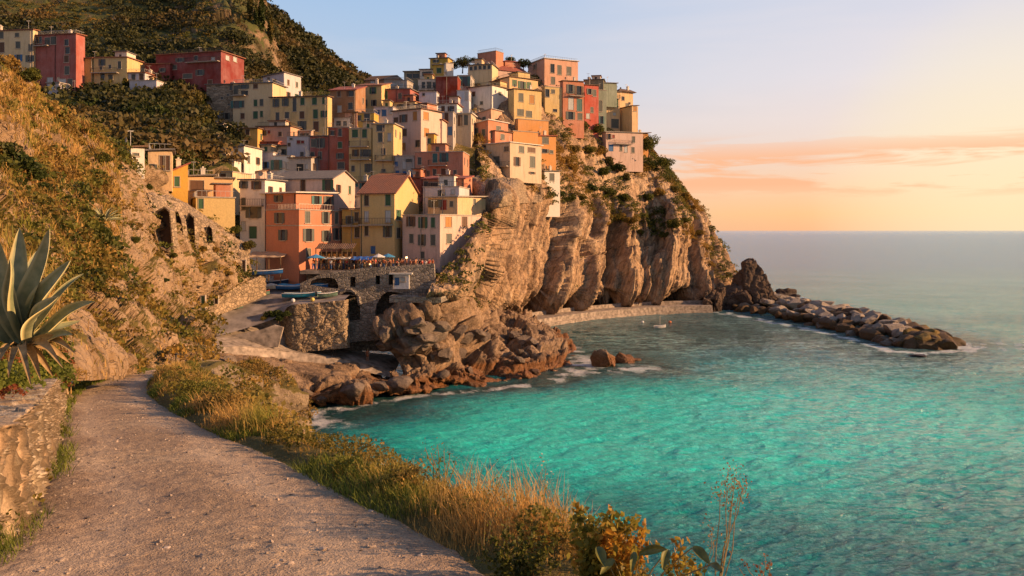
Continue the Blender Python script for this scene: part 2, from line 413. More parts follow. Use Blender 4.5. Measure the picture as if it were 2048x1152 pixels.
rows = [
 [W(770,800),W(860,790),W(940,784),W(1020,776),W(1090,769),W(1145,748),W(1165,724),W(1130,692),W(1090,670),W(1070,657)],
 [P(800,765,108),P(865,757,110),P(940,757,113),P(1020,748,118),P(1090,738,123),P(1138,724,132),P(1142,706,144),P(1112,684,158),P(1080,663,172),P(1068,652,182)],
 [P(800,728,112),P(860,705,113),P(930,704,119),P(1010,700,128),P(1070,690,133),P(1108,685,142),P(1108,678,152),P(1092,667,165),P(1072,655,178),P(1058,647,186)],
 [P(768,690,113),P(835,655,113.6),P(895,632,119),P(975,648,138),P(1028,652,145),P(1060,655,152),P(1068,654,162),P(1060,649,172),P(1052,645,182),P(1045,640,190)],
 [P(742,655,114.9),P(825,622,114.9),P(885,602,122),P(945,606,140),P(995,620,157),P(1030,634,165),P(1040,637,172),P(1042,637,180),P(1040,635,186),P(1035,632,194)],
 [P(742,650,138),P(825,605,142),P(880,600,155),P(945,606,165),P(995,620,172),P(1030,634,178),P(1036,637,184),P(1036,637,190),P(1032,635,196),P(1025,632,202)],
]
sheet('promontory_rocks', rows, 380, 230, d_shore, M_shore)
# near hillside left of the harbour
rows = [
 [P(-400,840,5),P(-60,800,7.5),P(118,765,13),P(180,765,16.5),P(290,745,25),P(395,735,31),P(432,715,36)],
 [P(-400,720,6),P(-60,750,8.5),P(125,735,14),P(195,715,18),P(320,700,28),P(400,690,36),P(428,690,42)],
 [P(-400,600,7),P(-60,640,11),P(110,650,17),P(200,640,23),P(300,640,34),P(372,640,50),P(412,655,62)],
 [P(-400,450,10),P(-50,500,16),P(110,540,25),P(220,560,36),P(310,575,52),P(370,590,76),P(395,612,92)],
 [P(-400,300,15),P(-50,400,24),P(110,440,36),P(230,470,52),P(320,500,70),P(420,545,92),P(500,560,104)],
 [P(-400,150,23),P(-50,280,36),P(100,350,50),P(230,390,66),P(330,420,86),P(420,465,101),P(495,505,107)],
 [P(-400,40,31),P(-50,175,45),P(90,235,60),P(200,300,74),P(280,352,90),P(345,402,100),P(440,460,106)],
 [P(-400,0,40),P(-50,140,52),P(100,215,66),P(205,288,79),P(275,332,93),P(340,388,104),P(432,446,110)],
 [P(-400,100,60),P(-50,200,75),P(100,290,90),P(205,340,104),P(275,380,112),P(340,420,118),P(432,450,120)],
]
def d_near(p, n):
    s = np.clip(p[:, 1]/45, .16, 1)
    d = s*(2.0*facets(p*.14, 31, .8, .25)+.5*facets(p*np.array([.45, .45, .3]), 32, .9, .2))
    d += np.clip(s*1.3, .2, 1)*.22*facets(p*1.4, 33, .9, .2)+.12*np.clip(s*2, .3, 1)*fbm(p*3, 3, 34)
    return d
sheet('near_hillside', rows, 420, 420, d_near, M_near)
# terraced hill behind
rows = [
 [P(-400,520,90),P(-100,480,100),P(60,430,108),P(200,430,112),P(330,430,116),P(402,400,125),P(560,350,170),P(620,320,215)],
 [P(-400,400,105),P(-100,380,112),P(60,330,118),P(200,330,122),P(330,330,128),P(402,330,140),P(560,300,190),P(620,280,230)],
 [P(-400,250,150),P(-100,240,155),P(60,230,160),P(200,230,162),P(330,235,165),P(402,238,178),P(560,240,215),P(620,245,250)],
 [P(-400,170,182),P(-100,180,184),P(60,185,186),P(200,180,188),P(330,180,190),P(415,175,200),P(560,185,235),P(612,205,265)],
 [P(-400,60,225),P(-100,80,228),P(60,95,230),P(200,100,232),P(330,110,230),P(440,105,226),P(535,120,248),P(590,168,280)],
 [P(-400,-60,285),P(-100,-30,288),P(60,0,290),P(200,0,290),P(330,10,285),P(440,20,262),P(515,40,268),P(562,110,292)],
 [P(-400,-200,350),P(-100,-160,350),P(60,-130,350),P(200,-120,345),P(330,-90,330),P(440,-60,300),P(503,-10,288),P(538,55,302)],
 [P(-400,-300,420),P(-100,-260,420),P(60,-230,420),P(200,-210,410),P(330,-180,390),P(430,-150,350),P(480,-80,315),P(520,5,315)],
 [P(-400,-300,470),P(-100,-260,470),P(60,-230,460),P(200,-210,450),P(330,-180,430),P(420,-140,400),P(470,-40,370),P(505,60,360)],
]
def d_hill(p, n):
    ter = (p[:, 2]+2.5*fbm(p*.03, 2, 50)) / 5.5
    step = (ter-np.floor(ter)); step = np.where(step < .8, step*.35, .28+(step-.8)*3.6)-.5
    px = CX+F*p[:, 0]/p[:, 1]
    k = np.clip((430-px)/40, 0, 1)
    return -2.0*step*k+1.2*fbm(p*.08, 3, 51)+(1-k)*(2.6*facets(p*np.array([.07, .07, .035]), 52, 1.3, .3)+.8*facets(p*.25, 53))
sheet('terraced_hill', rows, 330, 300, d_hill, M_crag)
rows = [
 [P(430,330,240),P(540,300,250),P(640,270,265),P(720,255,285),P(780,300,300)],
 [P(430,230,290),P(545,210,300),P(640,200,310),P(712,200,325),P(755,240,335)],
 [P(430,100,340),P(540,100,350),P(620,130,360),P(690,165,370),P(735,195,375)],
 [P(430,-40,400),P(505,0,400),P(590,72,400),P(672,130,400),P(722,166,400)],
 [P(420,-60,440),P(500,10,440),P(580,80,440),P(660,140,440),P(710,200,440)],
]
sheet('far_hill', rows, 160, 160, lambda p, n: 3*fbm(p*.05, 4, 61), M_hill)

# foreground: path, verge, bank down to the sea
def pathY(py): return 2000/(py-669)
def PP(px, py, dz=0):
    Y = pathY(py); x, y, z = P(px, py, Y); return np.array([x, y, z+dz])
st = [(np.array([-2.6,-8,H-1.25]),np.array([.5,-8,H-1.25])),(np.array([-2.75,0,H-1.3]),np.array([.45,0,H-1.3])),(np.array([-2.8,2.6,H-1.58]),np.array([.2,2.6,H-1.58]))]
st += [(PP(-20,1140),PP(925,1140)),(PP(60,1060),PP(805,1062)),(PP(105,985),PP(655,985)),(PP(130,925),PP(545,922)),(PP(133,872),PP(428,872)),(PP(130,832),PP(350,832)),
       (PP(140,802),PP(305,802)),(PP(165,780),PP(290,780)),(PP(222,757),PP(303,763)),(PP(292,743),PP(345,748)),(PP(372,735),PP(400,740)),(PP(450,728),PP(462,733))]
L = np.array([s_[0] for s_ in st]); R = np.array([s_[1] for s_ in st])
cr = R-L; cr[:, 2] = 0; cr /= np.linalg.norm(cr, axis=1, keepdims=True)
rows = []
for i in range(len(st)):
    l, r, c_ = L[i], R[i], cr[i]
    far = max(0, min(1, (i-7)/3))
    up = lambda d, z_: r+c_*d+np.array([0, 0, z_])
    rows.append([l-c_*2.5+np.array([0, 0, -.6]), l-c_*.45+np.array([0, 0, .02]), l+np.array([0, 0, .0]), (l+r)/2+np.array([0, 0, .0]), r+np.array([0, 0, .0]), up(.35, .06+.10*far), up(.9+.5*far, -.10+.15*far),
                 up(1.6+.8*far, -1.3-.3*far), up(2.8+1.5*far, -4.5), up(4.5+2*far, -9), up(8+6*far, -23)])
e_ = [np.array(v_) for v_ in rows[-1]]
rows.append([v_+np.array([1.2, 4.5, -2.5]) for v_ in e_]); rows.append([v_+np.array([2.5, 9, -9]) for v_ in e_])
def d_fg(p, n):
    d = .012*fbm(p*4, 3, 70)+.006*fbm(p*14, 2, 71)
    k = np.clip((H-1.35-.13*p[:, 1]-p[:, 2])/.7, 0, 1)
    f_ = np.clip(p[:, 1]/14, .6, 2.2)
    return d+k*f_*(.55*facets(p*.55, 72, 1.2, .4)+.2*facets(p*1.6, 73))
M_bank = rock_mat('bank_rock', [(.13, .095, .06), (.24, .18, .12), (.36, .28, .19), (.28, .21, .14)], scale=.5, moss=((.15, .12, .035), .5, .55, .78), fine=1.0)
rows_fg = rows
sheet('foreground_bank', rows, 160, 520, d_fg, M_bank)
# gravel path
m, t, b = new_mat('path_gravel')
p_ = t.pos()
n1 = t.noise(p_, .55, 5, .6); n2 = t.noise(t.pos((1, 1.0, 1)), 7, 5, .7); n3 = t.noise(p_, 60, 3, .7)
v1 = t.node('ShaderNodeTexVoronoi', None, Scale=38.0); t.l.new(p_, v1.inputs['Vector'])
v2 = t.node('ShaderNodeTexVoronoi', None, Scale=11.0); t.l.new(p_, v2.inputs['Vector'])
c = t.ramp(n1, [(.3, (.36, .25, .165)), (.5, (.49, .35, .23)), (.7, (.60, .45, .30))])
c = t.mix(t.ramp(n2, [(.40, .6), (.6, 0)]), c, (.27, .20, .145))
c = t.mix(t.ramp(v1.outputs['Distance'], [(.06, .3), (.2, 0)]), c, (.50, .41, .33))
c = t.mix(t.ramp(v2.outputs['Distance'], [(.05, .8), (.11, 0)]), c, (.42, .33, .26))
c = t.mix(t.ramp(n3, [(.35, .6), (.55, 0)]), c, (.10, .075, .06))
ac = t.math('ADD', t.node('ShaderNodeAttribute', dict(attribute_name='across')).outputs['Fac'], t.math('MULTIPLY', t.math('SUBTRACT', n1, .5), .35))
c = t.mix(t.ramp(ac, [(.12, .55), (.24, 0), (.34, 0), (.5, .22), (.64, 0), (.76, 0), (.9, .6)]), c, (.20, .15, .09))
c = t.mix(t.ramp(ac, [(.22, 0), (.30, .3), (.38, 0), (.60, 0), (.68, .3), (.78, 0)]), c, (.62, .49, .35))
t.put(b, 'Base Color', c); t.put(b, 'Roughness', .97); t.put(b, 'Specular IOR Level', .15)
hgt = t.math('ADD', t.math('MULTIPLY', n2, 1.6), t.math('ADD', n3, t.math('MULTIPLY', t.ramp(v1.outputs['Distance'], [(0, 1), (.3, 0)]), .5)))
t.put(b, 'Normal', t.bump(hgt, .9, .022)); M_path = m
rows = []
for i in range(len(st)):
    l, r = L[i], R[i]; z3 = np.array([0, 0, 1.])
    rows.append([l-cr[i]*.12-z3*.05, l+z3*.02, l*.75+r*.25+z3*.035, (l+r)/2+z3*.045, l*.25+r*.75+z3*.035, r+z3*.02, r+cr[i]*.12-z3*.05])
def d_path(p, n):
    e = fbm(p*2.2, 3, 80)
    return .018*e+.010*fbm(p*9, 3, 81)+.008*np.maximum(0, fbm(p*30, 2, 82))
sheet('gravel_path', rows, 260, 900, d_path, M_path, attrs=lambda: dict(across=np.tile(np.linspace(0, 1, 260), 900)))

# ------------------------------------------------------------------ sea
py = np.concatenate([461+np.geomspace(.25, 40, 60), np.linspace(501.5, 1250, 540), np.linspace(1262, 2600, 40)])
Yr = H*F/(py-HY); u = np.linspace(-1400, 1400, 760)
X = (u[None, :]/F)*Yr[:, None]; Yg = np.repeat(Yr[:, None], len(u), 1)
p2 = np.stack([X.ravel(), Yg.ravel(), np.zeros(X.size)], 1)
def wavez(p):
    th = .5
    a = np.stack([p[:, 0]*math.cos(th)+p[:, 1]*math.sin(th), (-p[:, 0]*math.sin(th)+p[:, 1]*math.cos(th))*1.0, np.zeros(len(p))], 1)
    q1 = a*np.array([.22, .62, 1]); q2 = a*np.array([.8, 2.0, 1])+7
    r1 = 1-np.abs(fbm(q1, 3, 90)); r2 = 1-np.abs(fbm(q2, 3, 95))
    return .42*(r1-.75)+.16*(r2-.75)
wz = wavez(p2)*np.clip(1.4-p2[:, 1]/260, 0, 1)
# how near a shore: open strips of white water
shore = []
def ring(pts): shore.extend([(np.array(a[:2]), np.array(b_[:2])) for a, b_ in zip(pts[:-1], pts[1:])])
S0 = lambda *pp: [PW(x, y_, 0) for x, y_ in pp]
ring(S0((470,915),(565,850),(650,825),(720,809),(780,801),(860,789),(940,783),(1020,775),(1090,768),(1148,747),(1165,724),(1130,692),(1085,668),(1068,652),(1100,638),(1180,626),(1230,621)))
ring(S0((1440,625),(1520,640),(1600,655),(1690,675),(1780,702),(1850,708),(1925,702),(1935,690)))
ring(S0((1925,690),(1870,668),(1760,640),(1640,606),(1560,588)))
ring(S0((1190,742),(1280,738)))
dmin = np.full(len(p2), 1e9)
near = (p2[:, 1] < 330)
pn = p2[near][:, :2]; dm = np.full(len(pn), 1e9)
for a, b_ in shore:
    ab = b_-a; tt = np.clip(((pn-a)@ab)/(ab@ab+1e-9), 0, 1); dm = np.minimum(dm, np.linalg.norm(pn-(a+tt[:, None]*ab), axis=1))
dmin[near] = dm
fo = fbm(p2*np.array([.55, .55, 1]), 4, 99); big = fbm(p2*.045, 2, 98)
foam = np.clip(1.25-dmin/(1.5+3.4*np.clip(big+.25, 0, 1)), 0, 1)*np.clip(.55+1.6*fo, 0, 1)
pxv = CX+F*p2[:, 0]/p2[:, 1]; pyv = HY+F*H/p2[:, 1]
tip = np.exp(-(((p2[:, 0]-92)/16)**2+((p2[:, 1]-150)/9)**2)); foam += tip*np.clip(fo*2.2+.05, 0, 1)
bx, by, _ = PW(605, 850, 0); foam += 1.3*np.exp(-(((p2[:, 0]-bx)/5.5)**2+((p2[:, 1]-by)/3.2)**2))*np.clip(.55+1.3*fo, 0, 1)
foam = np.clip(foam, 0, 1)
# bottom: pale sand patch in mid cove, dark rock near the shores and under the cliff
G = lambda px_, py_, sx, sy: np.exp(-(((p2[:, 0]-PW(px_, py_, 0)[0])/sx)**2+((p2[:, 1]-PW(px_, py_, 0)[1])/sy)**2))
sh = .40+.75*G(1330, 840, 26, 20)+.35*G(1650, 830, 40, 22)+.40*G(1100, 870, 16, 14)-.75*G(1230, 655, 38, 36)-.35*G(820, 830, 16, 7)
sh += .30*fbm(p2*.055, 3, 105)+.12*fbm(p2*.3, 3, 106)
sh -= .8*np.exp(-dmin/6.5)
k_ = np.clip((p2[:, 1]-150-np.clip(90-p2[:, 0], 0, 90))/120, 0, 1); sh = sh*(1-k_)+k_*(.34+.1*fbm(p2*.02, 2, 107))
sh = np.clip(sh, 0, 1)
m, t, b = new_mat('sea_water')
a = t.node('ShaderNodeAttribute', dict(attribute_name='shoal')).outputs['Fac']
fm = t.node('ShaderNodeAttribute', dict(attribute_name='foam')).outputs['Fac']
c = t.ramp(a, [(0, (.004, .06, .065)), (.22, (.008, .18, .22)), (.5, (.004, .40, .40)), (.8, (.006, .68, .63)), (1, (.015, .82, .73))])
fn = t.noise(t.pos(), 2.6, 6, .75, .6)
ff = t.ramp(t.math('MULTIPLY', fm, t.math('ADD', t.math('MULTIPLY', fn, 2.6), -.45)), [(.22, 0), (.75, .95)])
c = t.mix(ff, c, (.72, .72, .72))
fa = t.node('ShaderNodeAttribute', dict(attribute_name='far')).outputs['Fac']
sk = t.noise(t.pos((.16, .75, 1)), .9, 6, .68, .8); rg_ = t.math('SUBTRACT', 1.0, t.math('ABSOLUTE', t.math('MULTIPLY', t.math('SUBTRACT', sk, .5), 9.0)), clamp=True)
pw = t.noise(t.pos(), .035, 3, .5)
c = t.mix(t.math('MULTIPLY', t.math('MULTIPLY', rg_, rg_), t.math('MULTIPLY', t.ramp(pw, [(.38, .2), (.62, .75)]), t.node('ShaderNodeAttribute', dict(attribute_name='open')).outputs['Fac'])), c, (.46, .76, .72))  # pale foam streaks and wave-crest highlights, both mixed into the water's base colour
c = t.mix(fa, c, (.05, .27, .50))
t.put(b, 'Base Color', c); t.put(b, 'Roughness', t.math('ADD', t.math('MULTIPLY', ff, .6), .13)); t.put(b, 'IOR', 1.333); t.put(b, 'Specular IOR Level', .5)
w1 = t.noise(t.pos((.42, 1.25, 1)), .85, 6, .62, .35); w2 = t.noise(t.pos((.6, 1.6, 1)), 3.2, 4, .6, .3)
h_ = t.math('ADD', w1, t.math('MULTIPLY', w2, .28))
t.put(b, 'Normal', t.bump(h_, 1.0, 1.9))
M_sea = m
wv = p2.copy(); wv[:, 2] = wz
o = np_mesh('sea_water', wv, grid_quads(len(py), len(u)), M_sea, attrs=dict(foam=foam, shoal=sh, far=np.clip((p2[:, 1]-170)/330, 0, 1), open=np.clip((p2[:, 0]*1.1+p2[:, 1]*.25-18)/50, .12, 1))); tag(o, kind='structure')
# ------------------------------------------------------------------ houses
SHUT = dict(g=(.035, .10, .05), t=(.04, .13, .13), b=(.03, .12, .30), d=(.018, .017, .018), o=(.38, .17, .04), n=(.11, .055, .03), w=(.42, .45, .46), k=(.09, .10, .09), r=(.25, .03, .02))
M_shut = {k: flat('shutter_'+k, v, .45 if k == 'd' else .7, var=.1, scale=9) for k, v in SHUT.items()}
m, t, b = new_mat('window_glass'); t.put(b, 'Base Color', (.03, .035, .04, 1)); t.put(b, 'Roughness', .12); M_glass = m
M_trim = flat('window_trim', (.40, .34, .27), .85); M_stone_trim = flat('coping_stone', (.36, .31, .26), .9)
M_iron = flat('dark_iron', (.03, .03, .033), .5, .4); M_pole = flat('pale_metal', (.45, .43, .4), .5, .3)
def tile_mat(name, c):
    m, t, b = new_mat(name)
    p = t.obj(); n1 = t.noise(t.pos(), .8, 4, .6); n2 = t.noise(t.pos(), 4, 3, .7)
    wv = t.node('ShaderNodeTexWave', dict(bands_direction='X'), Scale=1.1, Distortion=.6, Detail=2.0); t.l.new(p, wv.inputs['Vector'])
    cc = t.mix(t.ramp(n1, [(.35, 0), (.7, .7)]), c, tuple(x*.45+.05 for x in c)); cc = t.mix(t.ramp(n2, [(.4, .6), (.6, 0)]), cc, tuple(x*.5 for x in c))
    t.put(b, 'Base Color', cc); t.put(b, 'Roughness', .95); t.put(b, 'Normal', t.bump(t.math('ADD', wv.outputs['Fac'], n2), .8, .12)); return m
ROOF = dict(t=tile_mat('terracotta_tiles', (.30, .12, .065)), g=tile_mat('grey_slates', (.20, .18, .17)), b=tile_mat('brown_tiles', (.17, .10, .065)),
            r=tile_mat('red_tiles', (.36, .10, .07)), w=plaster((.55, .52, .47), .6), s=plaster((.32, .28, .24), .6))
C_ = dict(yellow=(.56, .41, .18), cream=(.60, .47, .27), coral=(.47, .19, .11), red=(.20, .035, .03), salmon=(.56, .32, .22), white=(.64, .60, .54), lilac=(.52, .48, .50),
          ochre=(.53, .31, .06), stone=(.30, .245, .18), beige=(.48, .38, .27), pink=(.56, .40, .33), rust=(.34, .085, .05), brown=(.30, .155, .075), orange=(.56, .27, .09),
          olive=(.22, .20, .13), sage=(.22, .26, .20), peach=(.62, .42, .22), pale=(.60, .54, .45), gold=(.52, .34, .05), grey=(.36, .34, .32), dark=(.10, .075, .06), pinkred=(.33, .095, .075))
hr = random.Random(3)
_anch = [(150,240),(160,222),(200,203),(270,180),(350,158),(440,136),(535,122),(545,116)]
def depth_of(py):
    for (a, ya), (b_, yb) in zip(_anch[:-1], _anch[1:]):
        if py <= b_: return ya+(yb-ya)*max(0, (py-a))/(b_-a)
    return 116
def facade(mb, w, z0, z1, holes, place, rec, m=0):
    us = sorted({0., w} | {round(x, 4) for h_ in holes for x in h_[:2]}); zs = sorted({z0, z1} | {round(x, 4) for h_ in holes for x in h_[2:4]})
    for i in range(len(us)-1):
        for j in range(len(zs)-1):
            a, b_, c_, d = us[i], us[i+1], zs[j], zs[j+1]; cu, cz = (a+b_)/2, (c_+d)/2
            if any(h_[0] < cu < h_[1] and h_[2] < cz < h_[3] for h_ in holes): continue
            mb.add([place(a, 0, c_), place(b_, 0, c_), place(b_, 0, d), place(a, 0, d)], [(0, 1, 2, 3)], m)
    for a, b_, c_, d in holes:
        for q in (((a,0,c_),(a,rec,c_),(a,rec,d),(a,0,d)), ((b_,0,c_),(b_,0,d),(b_,rec,d),(b_,rec,c_)), ((a,0,d),(a,rec,d),(b_,rec,d),(b_,0,d)), ((a,0,c_),(b_,0,c_),(b_,rec,c_),(a,rec,c_)), ((a,rec,c_),(b_,rec,c_),(b_,rec,d),(a,rec,d))):
            mb.add([place(*x) for x in q], [(0, 1, 2, 3)], m)
def house(label, c, L_, Cc, R_, top, bot, th, roof='f', win='', Y=None, rc='t', bal=(), ext=5.0, rise=1.2, cat='house', name='village_house', worn=.65, over=.35, dd=7.5, chim=None, ww=None, mat=None, band=None, lean=None):
    if Cc >= 915 and L_ > 900:
        r_ = hit(Cc, bot-2, 'headland_cliff'); Y = (r_[0].y-.3+(2.2 if 'tower' in label else 0)-(2.5 if 'beige corner' in label else 0)) if r_ else Y; ext = min(ext, 3.4 if 'beige corner' not in label else .8)
    Y = Y or depth_of(bot); th = math.radians(th); cs, sn = math.cos(th), math.sin(th)
    xc = (Cc-CX)/F*Y; a = (L_-CX)/F; b_ = (R_-CX)/F
    w = (xc-a*Y)/(cs+a*sn) if Cc-L_ > 4 and cs+a*sn > .08 else 7.
    w = max(1.2, min(w, 40))
    den = sn-b_*cs
    d = (b_*Y-xc)/den if R_-Cc > 4 and den > .06 else dd
    d = max(1.5, min(d, 34))
    zt = H-(top-HY)/F*Y; zb = H-(bot-HY)/F*Y-ext; h = zt-zb
    root = empty(name, (xc, Y, zb), -th); tag(root, label, cat)
    mw = mat or plaster(C_[c] if isinstance(c, str) else c, worn)
    fl = lambda u, y, z: (u-w, y, z); fr = lambda u, y, z: (-y, u, z)
    wins = []
    for s_ in win.split():
        k = s_[-1]; q = [float(x) for x in s_[:-1].split(',')]; q[2] *= 1.15; q[3] *= 1.12
        px, py, pw, ph = q; aa = (px-CX)/F; left = px < Cc
        if left:
            den_ = cs+aa*sn
            if den_ <= .05: continue
            tt = (xc-aa*Y)/den_; Yp = Y+tt*sn; t2 = (xc-((px-pw/2)-CX)/F*Y)/(cs+((px-pw/2)-CX)/F*sn); hw = abs(t2-tt); u = w-tt; lim = w
        else:
            den_ = sn-aa*cs
            if den_ <= .03: continue
            tt = (aa*Y-xc)/den_; Yp = Y+tt*cs; ab = ((px+pw/2)-CX)/F; hw = abs((ab*Y-xc)/(sn-ab*cs)-tt) if sn-ab*cs > .03 else .5; u = tt; lim = d
        zc = H-(py-HY)/F*Yp-zb; hh = ph/2/F*Yp; hw = max(.32, min(hw, 1.8))
        if u-hw < .12: u = hw+.12
        if u+hw > lim-.12: u = lim-.12-hw
        if u-hw < .1 or zc+hh > h-.12: 
            zc = min(zc, h-.15-hh)
            if u-hw < .1: continue
        wins.append((left, round(u-hw, 3), round(u+hw, 3), round(max(.05, zc-hh), 3), round(zc+hh, 3), k))
    if not [x for x in wins if not x[0]] and d > 4 and name == 'village_house' and L_ < 1000 and 'blank' not in label:
        for rw_ in range(int((h-ext)/3.1)):
            for cl_ in range(max(1, int(d/3.4))):
                if hr.random() < .62:
                    uc = d*(cl_+.5)/max(1, int(d/3.4)); z1_ = h-.9-rw_*3.1
                    if z1_-1.5 > ext*.6: wins.append((False, round(uc-.42, 3), round(uc+.42, 3), round(z1_-1.35, 3), round(z1_, 3), hr.choice('kgkn')))
    mb = MB(); rec = .16
    facade(mb, w, 0, h, [x[1:5] for x in wins if x[0]], fl, rec); facade(mb, d, 0, h, [x[1:5] for x in wins if not x[0]], fr, rec)
    mb.add([(-w,0,0),(-w,d,0),(-w,d,h),(-w,0,h)], [(0,3,2,1)]); mb.add([(-w,d,0),(0,d,0),(0,d,h),(-w,d,h)], [(0,3,2,1)])
    mb.add([(-w,0,h-.02),(0,0,h-.02),(0,d,h-.02),(-w,d,h-.02)], [(0,1,2,3)])
    if roof == 'gx':
        for x in (0, -w): mb.add([(x,0,h),(x,d,h),(x,d/2,h+rise)], [(0,1,2) if x == 0 else (0,2,1)])
    if roof == 'gy':
        for y in (0, d): mb.add([(-w,y,h),(0,y,h),(-w/2,y,h+rise)], [(0,1,2) if y == 0 else (0,2,1)])
    if roof == 'sx':
        for x in (0, -w): mb.add([(x,0,h),(x,d,h),(x,d,h+rise)], [(0,1,2) if x == 0 else (0,2,1)])
        mb.add([(-w,d,h),(0,d,h),(0,d,h+rise),(-w,d,h+rise)], [(0,3,2,1)])
    if roof == 'sl':                                         # falls toward the left
        for y in (0, d): mb.add([(-w,y,h),(0,y,h),(0,y,h+rise)], [(0,1,2) if y == 0 else (0,2,1)])
        mb.add([(0,0,h),(0,d,h),(0,d,h+rise),(0,0,h+rise)], [(0,1,2,3)])
    wall = mb.build('wall', mw, root)
    mb = MB(); o_ = over; tk = .2
    def slab(pts):                                            # thick tilted sheet
        n = len(pts); mb.add([(x, y, z+.01) for x, y, z in pts]+[(x, y, z+tk) for x, y, z in pts], [tuple(range(n))[::-1], tuple(range(n, 2*n))]+[(i, (i+1) % n, n+(i+1) % n, n+i) for i in range(n)])
    x0, x1, y0, y1 = -w-o_, o_, -o_, d+o_
    if roof == 'f': slab([(x0,y0,h),(x1,y0,h),(x1,y1,h+.25),(x0,y1,h+.25)])
    elif roof == 'p':
        mb.box(-w-.12, .12, -.12, .12, h, h+.16); mb.box(-w-.12, -w+.12, .13, d-.13, h, h+.16); mb.box(-.12, .12, .13, d-.13, h, h+.16); mb.box(-w-.12, .12, d-.12, d+.12, h, h+.16)
        mb.box(-w+.13, -.13, .13, d-.13, h, h+.03)
    elif roof == 'h':
        k = min(w, d)/2+o_; e = [(x0,y0),(x1,y0),(x1,y1),(x0,y1)]
        if w >= d: a1, a2 = (x0+k, d/2), (x1-k, d/2)
        else: a1, a2 = (-w/2, y0+k), (-w/2, y1-k)
        A1 = (*a1, h+rise); A2 = (*a2, h+rise); E = [(x, y, h) for x, y in e]
        mb.add([(x, y, h-.12) for x, y in e]+[(x, y, h+.02) for x, y in e], [(3,2,1,0),(0,1,5,4),(1,2,6,5),(2,3,7,6),(3,0,4,7)])
        E = [(x, y, h+.02) for x, y in e]
        if w >= d: mb.add(E+[A1, A2], [(0,1,5,4),(1,2,5),(2,3,4,5),(3,0,4)])
        else: mb.add(E+[A1, A2], [(0,1,4),(1,2,5,4),(2,3,5),(3,0,4,5)])
    elif roof == 'gx':
        s_ = rise/(d/2)*o_; slab([(x0,-o_,h-s_),(x1,-o_,h-s_),(x1,d/2,h+rise),(x0,d/2,h+rise)]); slab([(x0,d/2,h+rise+.002),(x1,d/2,h+rise+.002),(x1,d+o_,h-s_),(x0,d+o_,h-s_)])
    elif roof == 'gy':
        s_ = rise/(w/2)*o_; slab([(-w-o_,y0,h-s_),(-w/2,y0,h+rise),(-w/2,y1,h+rise),(-w-o_,y1,h-s_)]); slab([(-w/2,y0,h+rise+.002),(o_,y0,h-s_),(o_,y1,h-s_),(-w/2,y1,h+rise+.002)])
    elif roof == 'sx': s_ = rise/d*o_; slab([(x0,y0,h-s_),(x1,y0,h-s_),(x1,y1,h+rise+s_),(x0,y1,h+rise+s_)])
    elif roof == 'sl': s_ = rise/w*o_; slab([(x0,y0,h-s_),(x1,y0,h+rise+s_),(x1,y1,h+rise+s_),(x0,y1,h-s_)])
    rf = mb.build('roof', ROOF[rc] if roof != 'p' else M_stone_trim, root)
    nch = chim if chim is not None else (1 if hr.random() < .55 and roof != 'p' else 0)
    if roof in ('f', 'p') and w > 4.5 and d > 4 and ext > 1.5 and name == 'village_house' and hr.random() < .62:
        rw, rd, rh = w*hr.uniform(.3, .5), d*hr.uniform(.35, .5), hr.uniform(1.7, 2.5); xx = -w+hr.uniform(.3, w-rw-.3); yy = d-rd-.3; zz_ = h+.05; mb = MB()
        rc_ = plaster(C_[hr.choice(['cream', 'white', 'pale', 'pink', 'peach', 'coral', 'yellow'])], .8)
        facade(mb, rw, zz_, zz_+rh, [(rw*.3, rw*.3+.7, zz_+.5, zz_+1.5)], lambda u, y, z: (xx+u, yy+y, z), .12)
        mb.add([(xx,yy,zz_),(xx+rw,yy,zz_),(xx+rw,yy+rd,zz_),(xx,yy+rd,zz_),(xx,yy,zz_+rh),(xx+rw,yy,zz_+rh),(xx+rw,yy+rd,zz_+rh),(xx,yy+rd,zz_+rh)], [(4,5,6,7),(1,2,6,5),(2,3,7,6),(3,0,4,7)])
        rr_ = mb.build('roof_room', rc_, root); mb = MB(); mb.box(xx-.3, xx+rw+.3, yy-.5, yy+rd+.2, zz_+rh+.01, zz_+rh+.16); mb.build('room_roof', ROOF[hr.choice('tbgg')], rr_)
        mb = MB(); mb.box(xx+rw*.3+.03, xx+rw*.3+.67, yy+.06, yy+.09, zz_+.53, zz_+1.47); mb.build('shutter', M_shut[hr.choice('kngd')], rr_)
    if roof in ('f', 'p') and w > 4 and ext > 1.5 and hr.random() < .55:
        z_ = h+(.2 if roof == 'f' else .16); mb = MB(); mb.box(-w+.1, -.1, .08, .12, z_+.75, z_+.8); n_ = int(w/.3)
        for q in range(n_+1): uu = -w+.12+(w-.26)*q/n_; mb.box(uu-.015, uu+.015, .085, .115, z_-.05, z_+.75)
        for q in range(int(d/.6)): mb.box(-.13, -.10, .13+q*.6, .16+q*.6, z_-.05, z_+.75)
        mb.box(-.14, -.10, .13, d-.1, z_+.75, z_+.8); mb.build('roof_railing', M_iron if hr.random() < .5 else M_pole, rf)
    for i in range(nch):
        cx_, cy_ = -w*hr.uniform(.2, .8), d*hr.uniform(.35, .75); hb = h+(rise if roof in ('gx','gy','h','sx','sl') else .3)*.5
        mb = MB(); mb.box(cx_-.3, cx_+.3, cy_-.3, cy_+.3, h-.1, hb+1.2); mb.box(cx_-.38, cx_+.38, cy_-.38, cy_+.38, hb+1.2, hb+1.3); mb.box(cx_-.12, cx_+.12, cy_-.12, cy_+.12, hb+1.3, hb+1.55)
        mb.build('chimney', plaster(C_['pale'], .6), rf)
